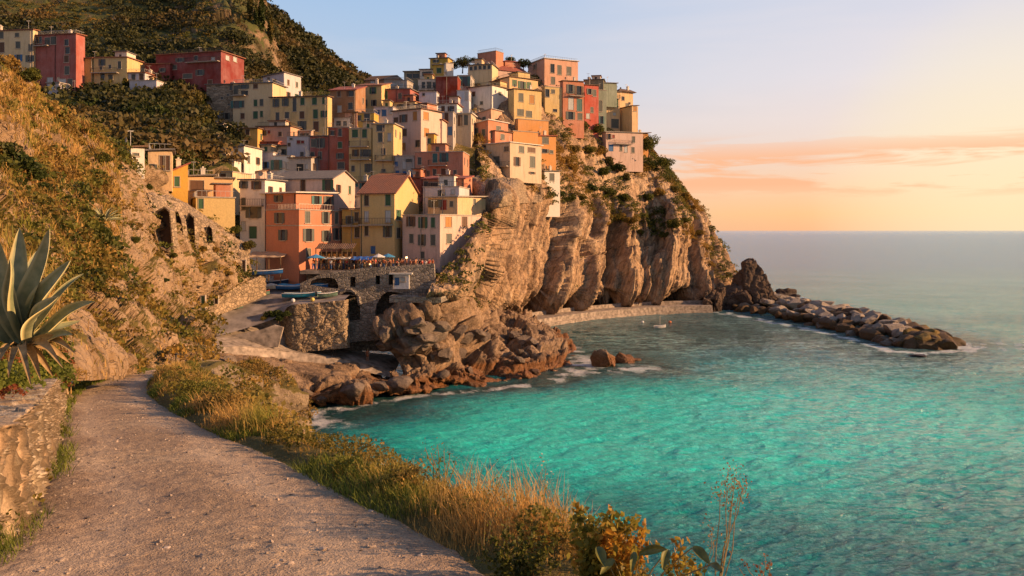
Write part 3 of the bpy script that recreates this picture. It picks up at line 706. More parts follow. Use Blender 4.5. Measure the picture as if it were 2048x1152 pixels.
    if hr.random() < .5:
        cx_, cy_ = -w*hr.uniform(.1, .9), d*hr.uniform(.2, .6); hb = h+.2; mb = MB()
        mb.tube([(cx_, cy_, h-.1), (cx_, cy_, hb+2.2)], .035, 4); mb.tube([(cx_-.5, cy_, hb+2.1), (cx_+.5, cy_, hb+2.1)], .03, 4)
        for q in range(4): mb.tube([(cx_-.4+q*.25, cy_-.3, hb+2.1), (cx_-.4+q*.25, cy_+.3, hb+2.1)], .02, 4)
        mb.build('antenna', M_pole, rf)
    if hr.random() < .6:
        x_ = -w*hr.choice((.04, .96, .5)); mb = MB(); mb.tube([(x_, -.07, .2), (x_, -.07, h-.05)], .055, 5); mb.build('drainpipe', M_stone_trim if hr.random() < .5 else M_iron, root)
    if hr.random() < .3:
        cx_, cy_ = -w*hr.uniform(.15, .85), d*hr.uniform(.1, .4); mb = MB(); mb.tube([(cx_, cy_, h-.05), (cx_, cy_, h+.9)], .03, 5); q_ = 8
        mb.add([(cx_+.42*math.cos(2*PI*i/q_), cy_-.18, h+1.1+.42*math.sin(2*PI*i/q_)) for i in range(q_)]+[(cx_, cy_-.03, h+1.1)], [(i, (i+1) % q_, q_) for i in range(q_)]); mb.build('satellite_dish', M_trim, rf)
    for left, u0, u1, z0, z1, k in wins:
        pl = fl if left else fr; mb = MB(); door = k.isupper(); kk = k.lower()
        def bx(a0, a1, y0_, y1_, c0, c1):
            p = [pl(*q) for q in ((a0,y0_,c0),(a1,y0_,c0),(a1,y1_,c0),(a0,y1_,c0),(a0,y0_,c1),(a1,y0_,c1),(a1,y1_,c1),(a0,y1_,c1))]
            mb.add(p, [(0,3,2,1),(4,5,6,7),(0,1,5,4),(1,2,6,5),(2,3,7,6),(3,0,4,7)])
        e = .07
        bx(u0-e, u1+e, -.04, -.002, z1, z1+e); bx(u0-e, u0, -.04, -.002, z0, z1); bx(u1, u1+e, -.04, -.002, z0, z1)
        if not door: bx(u0-e-.06, u1+e+.06, -.14, -.002, z0-.12, z0)
        fo_ = mb.build('door_frame' if door else 'window', M_trim, root) if door is False else mb.build('door', M_trim, root)
        mb = MB(); g_ = .02; mid = (u0+u1)/2
        if kk in 'gkntb' and not door and .6 < u1-u0 < 1.5 and hr.random() < .38:
            bx(u0+g_, u1-g_, .11, .14, z0+g_, z1-g_); mb.build('pane', M_glass, fo_); lw_ = (u1-u0)*.46
            for q0 in (u0-lw_-.01, u1+.01):
                mb = MB(); bx(q0, q0+lw_, -.09, -.045, z0+g_, z1-g_); mb.build('shutter', M_shut[kk], fo_)
        elif kk == 'd':
            bx(u0+g_, u1-g_, .11, .14, z0+g_, z1-g_); mb.build('pane', M_glass, fo_)
        else:
            bx(u0+g_, mid-.012, .03, .08, z0+g_, z1-g_); bx(mid+.012, u1-g_, .03, .08, z0+g_, z1-g_)
            if not door:                                     # slats
                n = int((z1-z0)/.22)
                for q in range(n):
                    zz = z0+.1+q*.22
                    if zz+.08 < z1: bx(u0+.08, mid-.07, .015, .029, zz, zz+.08); bx(mid+.07, u1-.08, .015, .029, zz, zz+.08)
            mb.build('door_leaf' if door else 'shutter', M_shut[kk], fo_)
    for (a0, a1, yb) in bal:                                  # balconies with iron railings
        def tou(px):
            aa = (px-CX)/F; return w-(xc-aa*Y)/(cs+aa*sn)
        if a0 < Cc:
            u0, u1 = max(0, tou(a0)), min(w, tou(min(a1, Cc))); Yp = Y+(w-(u0+u1)/2)*sn; pl = fl
        else:
            f2 = lambda px: ((px-CX)/F*Y-xc)/max(.05, sn-(px-CX)/F*cs)
            u0, u1 = max(0, f2(a0)), min(d, f2(a1)); Yp = Y+(u0+u1)/2*cs; pl = fr
        zz = H-(yb-HY)/F*Yp-zb; mb = MB()
        def bx(a0_, a1_, y0_, y1_, c0, c1):
            p = [pl(*q) for q in ((a0_,y0_,c0),(a1_,y0_,c0),(a1_,y1_,c0),(a0_,y1_,c0),(a0_,y0_,c1),(a1_,y0_,c1),(a1_,y1_,c1),(a0_,y1_,c1))]
            mb.add(p, [(0,3,2,1),(4,5,6,7),(0,1,5,4),(1,2,6,5),(2,3,7,6),(3,0,4,7)])
        bx(u0, u1, -1.0, -.003, zz-.16, zz); bo = mb.build('balcony', M_stone_trim, root); mb = MB()
        bx(u0, u1, -1.0, -.96, zz+.95, zz+1.0); n = int((u1-u0)/.28)+1
        for q in range(n+1): uu = u0+(u1-u0)*q/n; bx(uu-.015, uu+.015, -.99, -.96, zz, zz+.95)
        for uu in (u0, u1-.04):
            for q in range(4): bx(uu, uu+.03, -.95+q*.25, -.92+q*.25, zz, zz+.95)
            bx(uu, uu+.04, -.95, -.004, zz+.95, zz+1.0)
        mb.build('railing', M_iron, bo)
    if band:                                                  # string courses at given heights on the left/right face
        for yb in band:
            zz = H-(yb-HY)/F*Y-zb; mb = MB(); mb.box(-w-.05, .05, -.05, -.003, zz, zz+.16); mb.box(.003, .05, 0, d, zz, zz+.16); mb.build('string_course', M_stone_trim, root)
    return root, w, d, h
def stone_mat(name, c, sc_=1.2, gap=.6):
    m, t, b = new_mat(name)
    p = t.pos((1, 1, 1.5)); n = t.node('ShaderNodeTexNoise', None, Scale=1.5, Detail=2.0); t.l.new(p, n.inputs['Vector'])
    q = t.node('ShaderNodeVectorMath', dict(operation='ADD'), i0=p, i1=t.node('ShaderNodeVectorMath', dict(operation='SCALE'), i0=n.outputs['Color'], Scale=.35).outputs[0]).outputs[0]
    v = t.node('ShaderNodeTexVoronoi', None, Scale=sc_); t.l.new(q, v.inputs['Vector'])
    e = t.node('ShaderNodeTexVoronoi', dict(feature='DISTANCE_TO_EDGE'), Scale=sc_); t.l.new(q, e.inputs['Vector'])
    x = t.node('ShaderNodeSeparateColor', None, i0=v.outputs['Color']).outputs[0]
    cc = t.ramp(x, [(0, tuple(k*.55 for k in c)), (.5, c), (1, tuple(min(1, k*1.3) for k in c))])
    cc = t.mix(t.ramp(t.noise(t.pos(), 6, 4, .7), [(.35, .5), (.6, 0)]), cc, tuple(k*.4 for k in c))
    cc = t.mix(t.ramp(e.outputs['Distance'], [(0, gap), (.07, 0)]), cc, tuple(k*.3 for k in c))
    cc = t.mix(t.ramp(t.noise(t.pos(), .4, 4, .6), [(.45, 0), (.75, .6)]), cc, tuple(k*.45 for k in c))
    t.put(b, 'Base Color', cc); t.put(b, 'Roughness', .95)
    t.put(b, 'Normal', t.bump(t.math('ADD', t.ramp(e.outputs['Distance'], [(0, 0), (.15, 1)]), t.math('MULTIPLY', t.noise(t.pos(), 5, 4, .7), .5)), .8, .15)); return m
M_masonry = stone_mat('rubble_masonry', (.34, .25, .16), 1.6)
M_masonry_g = stone_mat('grey_masonry', (.30, .26, .22), 1.5, .4)
M_stonewall = stone_mat('old_house_stone', (.33, .27, .20), 1.1, .25)

D = 'Y'
# --- far left row under the terraces
house('long cream house with grey-blue ground floor at the upper left edge', 'cream', -60, 66, 72, 60, 150, 8, 'f', '3,70,7,12k 34,70,7,7k 36,90,8,12k 62,95,7,12k 37,116,7,12b 64,117,8,12k 3,95,10,18n', Y=180)
house('tall dark red house with pale shopfront base beside the cream house', 'pinkred', 70, 152, 170, 68, 180, 10, 'f', '78,80,10,12d 95,82,9,12k 107,81,9,14k 133,85,7,11d 135,101,8,12d 133,118,8,12n 134,141,8,15k 100,165,10,18w 125,168,12,18w 140,168,9,18k', Y=179, bal=[(72,100,92)])
house('low yellow house with arched windows below the dark terraces', 'yellow', 184, 254, 258, 115, 163, 5, 'f', '204,125,6,12k 202,136,4,6k 220,133,3,6k 239,130,6,13k 205,153,7,14D 221,154,8,9k', Y=181, bal=[(186,238,146)])
house('narrow orange annex at the left end of the low yellow house', 'ochre', 168, 184, 184, 117, 150, 6, 'f', '185,135,4,9k', Y=181.5)
house('small grey-white house between the yellow house and the red block', 'lilac', 253, 290, 290, 146, 166, 5, 'f', '267,154,7,10k 283,154,8,12n', Y=181)
house('low white terrace house standing beside a dark cypress', 'lilac', 259, 313, 313, 161, 184, 5, 'p', '', Y=178)
house('dark red hillside block, the lower left wing', 'red', 290, 340, 340, 128, 172, 6, 'f', '325,140,6,7k', Y=186)
house('long dark red apartment block with sunlit corner on the hillside', 'red', 312, 442, 488, 103, 180, 14, 'f', '392,116,6,8d 400,145,8,10k 345,135,15,8k 375,152,16,8k 420,165,8,9n 330,160,7,9d 360,120,8,7k 426,118,6,6w 455,116,6,8w 470,118,6,8w', Y=184, bal=[(375,440,124)])
# --- upper middle
house('tall bare stone house with tiny windows at the left of the village', 'beige', 413, 466, 466, 169, 262, 6, 'f', '430,178,3,2d 462,172,4,9d 456,190,3,4d 419,210,3,5d 458,209,3,4d 430,231,7,12b 453,232,6,12k 467,232,6,12b 444,196,3,5d', mat=M_stonewall, rc='g')
house('cream house with teal shutters joined to the bare stone house', 'cream', 466, 545, 549, 166, 270, 8, 'f', '470,180,8,16k 487,173,10,8k 489,186,12,8d 511,172,8,8n 471,209,10,13t 485,208,6,12k 511,206,6,12g 523,205,6,12k 485,232,7,10n 511,230,8,13g 523,228,5,11g 467,253,7,13k', bal=[(465,492,191)], rc='g')
house('white tower house with curved sunlit gable above the yellow row', 'lilac', 526, 568, 602, 150, 208, 22, 'sl', '537,163,5,14n 549,165,6,12n 547,188,7,12d', rise=.6, rc='g')
house('long yellow house with two rows of green shutters below the white tower', 'yellow', 541, 655, 664, 193, 280, 8, 'f', '552,206,6,14k 571,203,6,14k 589,206,6,24d 605,201,7,13g 629,200,8,13g 648,200,6,12g 555,235,6,18d 574,231,7,12d 604,230,8,13n 631,228,8,16g 648,228,6,12g 604,251,8,16k 632,253,9,18n', rc='b')
house('white stepped cottage below the stone house', 'white', 386, 446, 450, 248, 290, 8, 'f', '390,257,5,8w 416,255,5,12k 432,256,5,10k', rc='g')
house('white lower storey cottage with slanting drainpipe above the grey terrace', 'white', 392, 446, 450, 271, 302, 8, 'p', '430,283,5,8w 404,281,4,7k')
house('bright ochre yellow house below the cream houses', 'ochre', 483, 515, 515, 257, 308, 5, 'f', '495,263,7,10n 494,284,5,5d', rc='b')
house('salmon house with red lean-to roof beside the ochre house', 'salmon', 514, 581, 584, 253, 300, 6, 'f', '529,266,7,9d 538,264,4,6r 517,277,8,4d 560,268,6,8n', rc='b')
house('red lean-to wing under the salmon house with white chimney', 'rust', 513, 556, 556, 284, 304, 5, 'sx', '', rise=.9, chim=1, rc='r')
house('lilac white house with scattered tiny windows', 'lilac', 574, 620, 622, 273, 336, 6, 'p', '582,278,4,3d 578,289,5,6n 597,284,6,6r 605,284,4,5r 604,312,3,14d')
house('dark red house with white framed window beside the lilac house', 'pinkred', 620, 659, 659, 273, 346, 4, 'f', '626,286,7,14k 640,286,9,17k 625,311,6,12k 640,311,6,14k', rc='g')
house('tall brick red house with pale parapet in the village centre', 'rust', 656, 698, 700, 255, 350, 5, 'p', '665,266,4,8n 680,265,6,13d 680,290,7,11g 680,312,7,10k 682,331,12,12d')
house('brown orange house under a sloping red roof beside the yellow gable house', 'brown', 660, 711, 712, 180, 262, 7, 'sx', '678,188,6,10n 702,184,8,10n 679,218,7,12w 701,212,8,12d', rise=2.0, rc='r')
house('bright yellow house under a red roof with green shutters near the hill', 'yellow', 711, 763, 766, 171, 228, 8, 'sx', '727,183,8,15g 746,181,6,12g 729,206,5,12k 748,206,5,11k', rise=1.8, rc='t')
house('brown timber loft house with wide shallow roof on the skyline', 'brown', 730, 800, 806, 158, 182, 12, 'h', '745,163,7,6w', rise=1.4, rc='b', Y=225)
house('brick red sloping house right of the yellow gable house', 'pinkred', 765, 820, 838, 178, 222, 10, 'f', '770,190,8,15g 800,192,6,10k', rc='g')
house('grey white penthouse terrace above the brick red sloping house', 'grey', 768, 814, 818, 161, 182, 10, 'p', '786,169,14,7w 803,171,8,8w', Y=214)
house('gold yellow upper house with large dark window and pergola', 'gold', 709, 748, 748, 226, 262, 5, 'p', '734,234,10,12d 716,236,6,10k')
house('tall yellow house with flower balcony and white lintel', 'yellow', 698, 743, 745, 257, 355, 5, 'p', '710,267,10,14g 729,266,8,15g 711,306,6,12n 731,306,10,13k 706,337,4,10d 737,336,7,15k', bal=[(700,738,293),(702,742,319)])
house('tall yellow house with black balcony in the village centre', 'yellow', 745, 787, 789, 248, 358, 5, 'f', '761,252,14,11d 761,275,8,16k 779,274,6,14w 767,303,7,11d 767,341,7,5k', bal=[(752,786,321)], rc='s')
house('small white house with bright blue doors and awning below the red house', 'lilac', 748, 786, 788, 214, 250, 5, 'p', '754,226,9,10B 768,226,8,12B 781,222,5,12w')
house('large pink-white house with orange shutters in the upper centre', 'pink', 785, 842, 884, 218, 318, 30, 'f', '792,240,8,9n 807,237,7,14n 795,266,6,10n 809,265,8,13n 790,295,7,14n 807,293,7,13o 830,232,7,16o 852,232,9,14o 853,265,8,15o 835,287,8,12d 866,290,6,9n', rc='b')
house('coral house with teal arched windows under a striped terrace', 'coral', 830, 926, 928, 304, 368, 6, 'p', '839,322,6,13d 870,316,8,16t 888,314,8,16t 869,347,6,16d 887,346,8,16n 910,344,5,7k 856,347,6,10k', bal=[(858,894,331)])
house('small blue-grey house with cobalt blue doors between yellow and coral', 'grey', 788, 829, 830, 312, 362, 5, 'p', '792,328,5,9b 808,330,6,14w 812,350,12,14B 822,350,6,14B 795,350,6,16b 818,321,4,6k')
house('salmon grey cottage with teal doors under a grey roof', 'salmon', 706, 752, 754, 364, 398, 6, 'f', '712,370,7,6t 728,372,8,12t', rc='g')
house('white cottage with rounded sheet roof above the pink corner house', 'lilac', 846, 918, 920, 374, 402, 10, 'p', '883,386,6,11k 906,384,6,8w', Y=133)
house('coral lean-to house with dark doorways below the teal arched windows', 'coral', 846, 928, 930, 358, 384, 8, 'sx', '852,371,7,15d 868,372,12,12n', rise=.9, rc='r', Y=139)
# --- skyline in the middle
house('grey flat roofed house with dark glazed front on the skyline', 'olive', 808, 842, 843, 143, 164, 5, 'f', '826,152,26,8d', Y=224, rc='g')
house('small cream house with two windows on the skyline', 'pale', 840, 866, 867, 139, 160, 5, 'f', '849,148,4,8k 857,148,6,9k', Y=222, rc='g')
house('small mustard yellow house on the skyline', 'gold', 866, 888, 888, 130, 160, 5, 'f', '878,141,8,9g', Y=221, rc='g')
house('tiny yellow rooftop hut with orange box at the skyline', 'gold', 860, 896, 906, 116, 140, 12, 'f', '872,122,6,5k', Y=232, rc='g')
house('white sunlit cube house beside the mustard yellow house', 'white', 887, 892, 907, 126, 160, 70, 'p', '', Y=219)
house('square red orange tower house at the village summit', 'coral', 955, 992, 1007, 102, 150, 35, 'p', '', Y=226)
house('long low red orange house right of the summit tower', 'coral', 1004, 1010, 1041, 123, 150, 60, 'f', '', Y=229, rc='r')
house('cream colonnaded terrace house under the summit tower', 'cream', 936, 984, 986, 129, 160, 12, 'f', '942,137,5,7d 951,136,5,7d 960,135,5,7d 969,134,5,7d 978,133,5,7d', Y=217, rc='g')
house('dark shaded house with yellow pillars under the colonnade', 'olive', 938, 982, 985, 146, 176, 14, 'f', '949,156,9,14d 963,155,8,14d 976,152,8,16d', Y=211, rc='b')
house('grey house with teal and green doorway near the summit', 'grey', 915, 941, 941, 151, 182, 5, 'p', '930,163,9,18t', Y=209)
house('blank deep red slab-walled house in the upper village', (.20, .028, .014), 872, 915, 916, 153, 214, 4, 'p', '', Y=203)
house('cream balcony house left of the deep red slab', 'pale', 836, 873, 873, 159, 190, 4, 'p', '847,170,6,11d 858,170,8,12k 868,170,4,10d', Y=205, bal=[(838,870,180)])
house('plain pale blue house under the balcony house', (.50, .52, .58), 838, 873, 874, 184, 222, 4, 'p', '847,189,3,5d', Y=199)
house('blue white flat house right of the deep red slab', (.50, .52, .58), 914, 938, 940, 181, 216, 4, 'p', '933,192,5,14w', Y=201)
house('peach house with solar railing on the right skyline', 'salmon', 1056, 1089, 1156, 117, 172, 62, 'f', '1070,134,6,9d 1105,137,7,16d 1119,140,7,17k 1138,142,8,15k 1106,161,7,13k', Y=225, rc='w')
house('cream house under a long brown roof with three green windows', 'peach', 982, 1019, 1076, 154, 184, 52, 'f', '1029,166,8,11g 1044,170,7,13g 1058,171,8,12g', Y=212, rc='b')
house('cream rounded cottage just below the summit tower', 'pink', 986, 992, 1052, 139, 165, 62, 'h', '1032,147,12,5d', Y=219, rise=1.4, rc='r')
house('patched white and grey house with sunlit right wall', 'white', 936, 984, 1019, 171, 234, 32, 'f', '947,188,6,8n 963,206,5,6k 1000,187,5,5k', rc='b', Y=195, worn=.9)
house('pale yellow sunlit house with slatted shutters above the orange terraces', 'yellow', 1016, 1028, 1083, 178, 245, 58, 'f', '1042,195,8,15k 1064,199,8,15o 1041,225,11,12k 1058,228,10,11k', Y=199, rc='b')
house('small bright yellow house beside the coral red block', 'yellow', 1083, 1090, 1126, 173, 226, 66, 'p', '1106,183,6,7k 1094,186,7,14d 1110,221,7,5d', Y=217)
house('coral red block with grey-blue doors on the right skyline', 'coral', 1120, 1126, 1168, 162, 250, 66, 'f', '1141,178,7,16k 1158,181,8,16n 1142,207,9,22w 1159,210,9,22t 1141,231,8,14k 1160,233,8,12k', Y=221, rc='b', bal=[(1136,1166,192)])
house('darker red house joined to the right of the coral red block', (.42, .075, .045), 1164, 1169, 1197, 170, 252, 62, 'f', '1179,183,5,10k 1189,186,6,12k 1184,220,5,10k 1176,232,6,9w', Y=225, rc='b')
house('olive grey flat topped house behind the darker red house', 'olive', 1169, 1207, 1208, 159, 190, 10, 'f', '', Y=238, rc='g')
house('narrow sage green house between red and cream fronts', 'sage', 1192, 1195, 1213, 180, 262, 70, 'p', '1201,212,6,20k 1203,240,5,14t', Y=228)
house('pale green penthouse behind the cream peach house', 'sage', 1198, 1206, 1234, 166, 190, 66, 'f', '', Y=240, rc='g')
house('peach house with green shutters and glazed ground floor', 'peach', 1208, 1212, 1240, 184, 262, 70, 'f', '1216,205,6,14g 1230,206,11,15g 1229,228,5,5w 1230,247,13,16k', Y=231, rc='g', bal=[(1214,1238,197)])
house('tall cream house with overhanging brown roof on the cliff edge', 'peach', 1234, 1239, 1266, 182, 268, 58, 'h', '1246,197,5,7d 1254,210,5,6k 1243,222,3,12n', Y=234, rise=.9, over=.8, rc='b')
house('slim cream and orange house at the far right of the skyline', 'peach', 1260, 1264, 1276, 212, 262, 62, 'f', '1270,218,5,8o', Y=240, rc='b')
house('pink and white villa with arched blue door above the headland trees', 'pink', 1204, 1212, 1286, 264, 318, 68, 'f', '1218,273,4,10n 1227,273,4,6r 1222,296,8,12B 1242,296,4,10k 1252,298,5,12w 1266,300,5,10k 1267,279,5,11k', Y=223, rc='s', bal=[(1228,1262,288)])
house('narrow orange house at the right end of the pink and white villa', 'orange', 1283, 1286, 1297, 267, 312, 66, 'f', '', Y=232, rc='b', over=.7)
# --- middle right
house('coral house with white sloping fascia in the middle of the village', 'coral', 938, 976, 1016, 247, 300, 35, 'sl', '950,262,6,10k 967,265,6,12k 997,250,8,10k 1003,268,8,14d 985,270,7,12k', Y=176, rise=.8, rc='w')
house('beige shed roofed house with tall dark windows and white pole', 'beige', 902, 942, 944, 227, 300, 6, 'f', '920,241,8,20n 932,240,7,18k 908,246,5,18k', Y=183, rc='w')
house('narrow dark cream house with blue awning beside the pink-white house', 'grey', 880, 906, 907, 224, 300, 5, 'p', '893,236,7,18n 900,262,8,16b 887,262,6,10d', Y=179)
house('large beige corner house with teal glazing standing on the rock', 'beige', 939, 1020, 1083, 285, 356, 38, 'f', '948,297,8,18t 963,296,15,16d 990,323,16,18k 1013,298,8,9d 1034,323,6,16n 1043,299,9,12k 1065,324,9,20k 1063,300,13,9n 1064,346,6,4n', Y=160, rc='w', bal=[(975,1018,333)])
house('orange house partly shaded by a chimney stack on the terrace', 'orange', 1020, 1026, 1076, 262, 300, 60, 'p', '', Y=170, worn=.3)
house('ochre sunlit curved wall house under the pale yellow house', 'orange', 1030, 1036, 1097, 238, 275, 62, 'p', '', Y=181, worn=.5)
house('small orange house with barred window at the village edge', 'orange', 1068, 1075, 1112, 272, 320, 62, 'f', '1091,281,11,12k 1089,302,8,7k 1103,304,6,6k', Y=176, rc='r', worn=.2)
house('tall blank white tower house standing on the cliff top', 'white', 1080, 1089, 1120, 343, 409, 60, 'f', '1104,354,8,13k 1104,404,4,6n', Y=178, rc='g', worn=.25, ext=3)
# --- lower left shaded cluster
house('grey white flat house with dark doorway on the left terrace', 'grey', 326, 412, 414, 290, 330, 5, 'f', '348,304,8,20k 373,297,4,6d 404,303,9,16k', Y=150, rc='g')
house('beige ruin house with wooden posts beside the grey flat house', 'beige', 412, 450, 452, 304, 345, 5, 'p', '420,312,8,10d 436,315,7,8k', Y=146, worn=.8)
house('small white house with tall brown door in the shaded cluster', 'white', 446, 488, 490, 300, 350, 8, 'sl', '469,325,5,20n 480,332,9,14d', rise=.7, rc='g', Y=148)
house('lilac white house with blue shutters in the shaded cluster', 'lilac', 488, 546, 548, 305, 356, 5, 'p', '507,332,8,14b 531,330,6,11b 541,330,5,15w')
house('pale blue fronted house with teal awnings in the shaded cluster', (.45, .50, .53), 546, 582, 583, 312, 358, 5, 'p', '553,330,10,18t 566,330,7,11w 576,332,6,12w')
house('grey house with dark porch left of the brick red house', 'grey', 578, 622, 624, 316, 362, 6, 'sx', '600,335,12,13d 614,333,5,9w', rise=.9, rc='b')
house('cream garden house with plant-covered roof terrace', 'cream', 412, 465, 466, 344, 372, 6, 'p', '420,352,9,12w 446,353,10,10n', Y=138)
# --- sunlit lower left
house('small cream sunlit house with two tall slots on the ridge', 'peach', 290, 296, 344, 302, 350, 68, 'f', '325,326,5,26n 334,326,5,26n 300,335,7,12k', Y=101, rc='g', ext=2)
house('low white hut with brown roof higher on the ridge', 'white', 244, 262, 284, 296, 322, 50, 'f', '272,309,5,5k', Y=94, rc='b', ext=2)
house('bright orange yellow house with green shutter on the ridge', 'ochre', 340, 343, 376, 343, 385, 62, 'sx', '354,363,9,18g', Y=106, rc='r', rise=1.0, ext=4, worn=.15)
house('sunlit yellow house with a blank front wall and green door', 'yellow', 386, 392, 470, 395, 455, 64, 'p', '402,405,9,18G', Y=107, ext=5, worn=.12, bal=())
house('cream upper house with brown roller shutter and terrace', 'peach', 368, 376, 428, 353, 396, 64, 'f', '394,371,24,18n', Y=113, rc='g', ext=4, worn=.2)
house('cream upper wing with sunlit terrace wall beside the roller shutter', 'peach', 424, 428, 466, 362, 400, 66, 'sl', '446,384,8,8n', Y=117, rc='g', ext=4, rise=.4, worn=.2)
house('white house with green doors beside the coral front house', 'white', 480, 530, 533, 360, 480, 8, 'f', '487,367,8,13k 513,370,9,15n 487,408,7,22k 507,425,14,20k 506,465,13,22G 487,452,7,16w', Y=124, rc='g', bal=[(484,528,411)])
# --- front row
house('pink-grey house with long grey shed roof above the coral front house', 'pink', 548, 665, 710, 357, 405, 14, 'gx', '551,369,10,14d 606,364,9,20n 656,364,10,20g', Y=131, rise=1.5, rc='g', chim=0)
r_, w_, d_, h_ = house('four storey coral house with green shutters on the waterfront', 'coral', 532, 598, 687, 420, 530, 30, 'p', '559,436,9,19k 566,470,8,19k 615,432,9,21k 651,434,7,21k 673,435,6,21k 617,470,10,23k 652,472,8,20k 674,468,7,21k 617,507,8,18k', Y=119, band=[452], worn=.25)
house('coral roof storey under a broad white flat roof on the waterfront', 'coral', 532, 592, 668, 386, 424, 30, 'f', '557,397,8,12k 633,400,9,15t 657,401,9,15k', Y=121, rc='w', over=.7, ext=.3, worn=.2, chim=0)
house('yellow gabled house with terracotta roof in the front row', 'yellow', 720, 789, 838, 386, 492, 14, 'gx', '733,401,8,19d 776,400,9,20g 733,433,7,19w 776,433,9,21w 733,462,6,17d 775,463,8,20k 746,500,8,14B 797,430,8,18g 797,466,7,18k', Y=124, rise=3.0, rc='t', bal=[(722,786,449)], ext=6, worn=.3, chim=0)
house('dark ochre house set back beside the yellow gabled house', 'ochre', 684, 722, 723, 419, 500, 4, 'f', '713,434,7,17d 714,465,8,18d 699,440,6,14k', Y=126, rc='b', bal=[(686,720,451)])
house('pink corner house with sunlit right wall on the waterfront', 'pink', 805, 880, 962, 430, 530, 33, 'p', '822,443,8,18n 846,445,8,20g 866,445,7,18g 823,477,7,16k 844,480,7,20k 866,480,8,19k 845,510,7,12k 897,444,11,18o 929,444,9,19n 898,477,9,17k', Y=121, worn=.7, ext=1.2)
house('cream upper storey of the pink corner house with a red door', 'peach', 856, 915, 971, 394, 436, 33, 'f', '870,407,12,14k 887,410,11,18R 903,408,6,10k 949,403,4,10k', Y=127, rc='s', ext=1.0, chim=0)

# --- smaller houses filling the rows
for a_ in [
 ('narrow cream house with a single shutter left of the lilac house', 'cream', 556, 577, 577, 292, 330, 5, 'f', '566,304,6,10k 567,318,6,9n'),
 ('tiny pale pink house wedged under the yellow house row', 'pink', 598, 622, 622, 262, 285, 5, 'sx', '606,271,5,8k 615,271,5,8k'),
 ('low white terrace room left of the brick red house', 'white', 668, 700, 700, 236, 262, 5, 'p', '677,247,8,8d 690,247,6,8k'),
 ('small salmon house under the brown orange house', 'salmon', 690, 714, 714, 225, 262, 5, 'f', '702,238,6,10k'),
 ('small beige rooftop house behind the pink-white house', 'cream', 786, 830, 842, 204, 232, 14, 'f', '800,213,6,8k 816,212,6,8n'),
 ('narrow ochre house right of the pink-white house', 'ochre', 842, 868, 868, 268, 312, 5, 'f', '855,282,6,10g'),
 ('pale pink narrow house above the teal arched windows', 'pink', 866, 884, 884, 240, 296, 5, 'f', '874,252,6,10k 874,270,6,10k'),
 ('small white house with brown shutters right of the deep red slab', 'white', 876, 914, 914, 208, 240, 6, 'f', '886,218,6,10n 902,218,6,10n'),
 ('low salmon lean-to house under the patched white house', 'salmon', 940, 982, 1004, 228, 256, 30, 'sl', '954,238,6,8k 968,238,6,8k'),
 ('coral house with long flat roof behind the large beige corner house', 'coral', 942, 990, 1030, 262, 300, 36, 'f', '955,274,7,10k 972,274,7,10g 1005,274,7,10k'),
 ('small ochre house at the left shoulder of the village', 'ochre', 452, 480, 480, 292, 320, 5, 'f', '466,303,6,9k'),
 ('pale beige house with shallow roof below the stone house', 'beige', 446, 484, 484, 264, 296, 6, 'sx', '455,276,6,10n 470,276,6,10k'),
 ('low grey roofed house in front of the lilac cluster', 'pink', 470, 520, 520, 344, 372, 6, 'sx', '482,355,6,9k 500,355,6,9n'),
 ('small yellow house at the foot of the tall yellow pair', 'yellow', 752, 800, 800, 352, 378, 5, 'sx', '764,362,7,8k 784,362,7,8n'),
 ('small rust house at the foot of the blue-grey house', 'rust', 796, 846, 846, 356, 396, 8, 'f', '808,368,6,10k 826,368,6,10d'),
 ('pale house with grey roof left of the yellow gabled house', 'pale', 690, 722, 722, 392, 426, 5, 'f', '702,404,7,9k'),
 ('cream villa with two shutters low on the dark hillside', 'cream', 118, 152, 160, 182, 206, 8, 'f', '128,192,5,8k 140,192,5,8g'),
 ('small stone barn half hidden among the valley trees', 'stone', 262, 300, 302, 204, 228, 6, 'f', '276,214,4,6d'),
 ('grey stone outbuilding above the dark valley trees', 'stone', 300, 342, 344, 212, 236, 8, 'p', ''),
 ('white annex left of the dark red shopfront house', 'lilac', 96, 118, 120, 166, 184, 6, 'f', '106,174,6,8w')]:
    house(*a_, rc=hr.choice('tbgs'), **({'Y': 176} if a_[2] < 160 else ({'Y': 172} if a_[2] < 310 else {})))
# ------------------------------------------------------------------ harbour
M_conc = flat('worn_concrete', (.30, .25, .21), .95, var=.3, scale=1.2); M_ramp = flat('ramp_paving', (.24, .21, .20), .95, var=.25, scale=.8)
M_wood = flat('weathered_wood', (.20, .12, .06), .85, var=.3, scale=4); M_darkwood = flat('dark_wood', (.06, .035, .022), .85)
def prism_px(name, poly, Y, thick, mat, holes=(), parent=None, skew=0.0):
    """wall whose face outline (seen from the front, pixels) stands at distance Y; openings are cut right through"""
    Yf = (lambda px: Y+skew*(px-poly[0][0]))
    loops = [[Vector(P(x, y, Yf(x))) for x, y in lp] for lp in ([poly]+list(holes))]
    l2 = [[Vector((v.x, v.z, 0)) for v in lp] for lp in loops]
    tris = tessellate_polygon(l2); vs = [v for lp in loops for v in lp]; n = len(vs)
    back = [v+Vector((0, thick, 0)) for v in vs]
    faces = []
    for a, b_, c_ in tris:
        nn = (vs[b_]-vs[a]).cross(vs[c_]-vs[a])
        faces.append((a, b_, c_) if nn.y < 0 else (a, c_, b_)); faces.append((a+n, c_+n, b_+n) if nn.y < 0 else (a+n, b_+n, c_+n))
    i0 = 0
    for lp in loops:
        k = len(lp)
        for i in range(k): a, b_ = i0+i, i0+(i+1) % k; faces.append((a, b_, b_+n, a+n))
        i0 += k
    return mesh_obj(name, vs+back, faces, mat, parent)
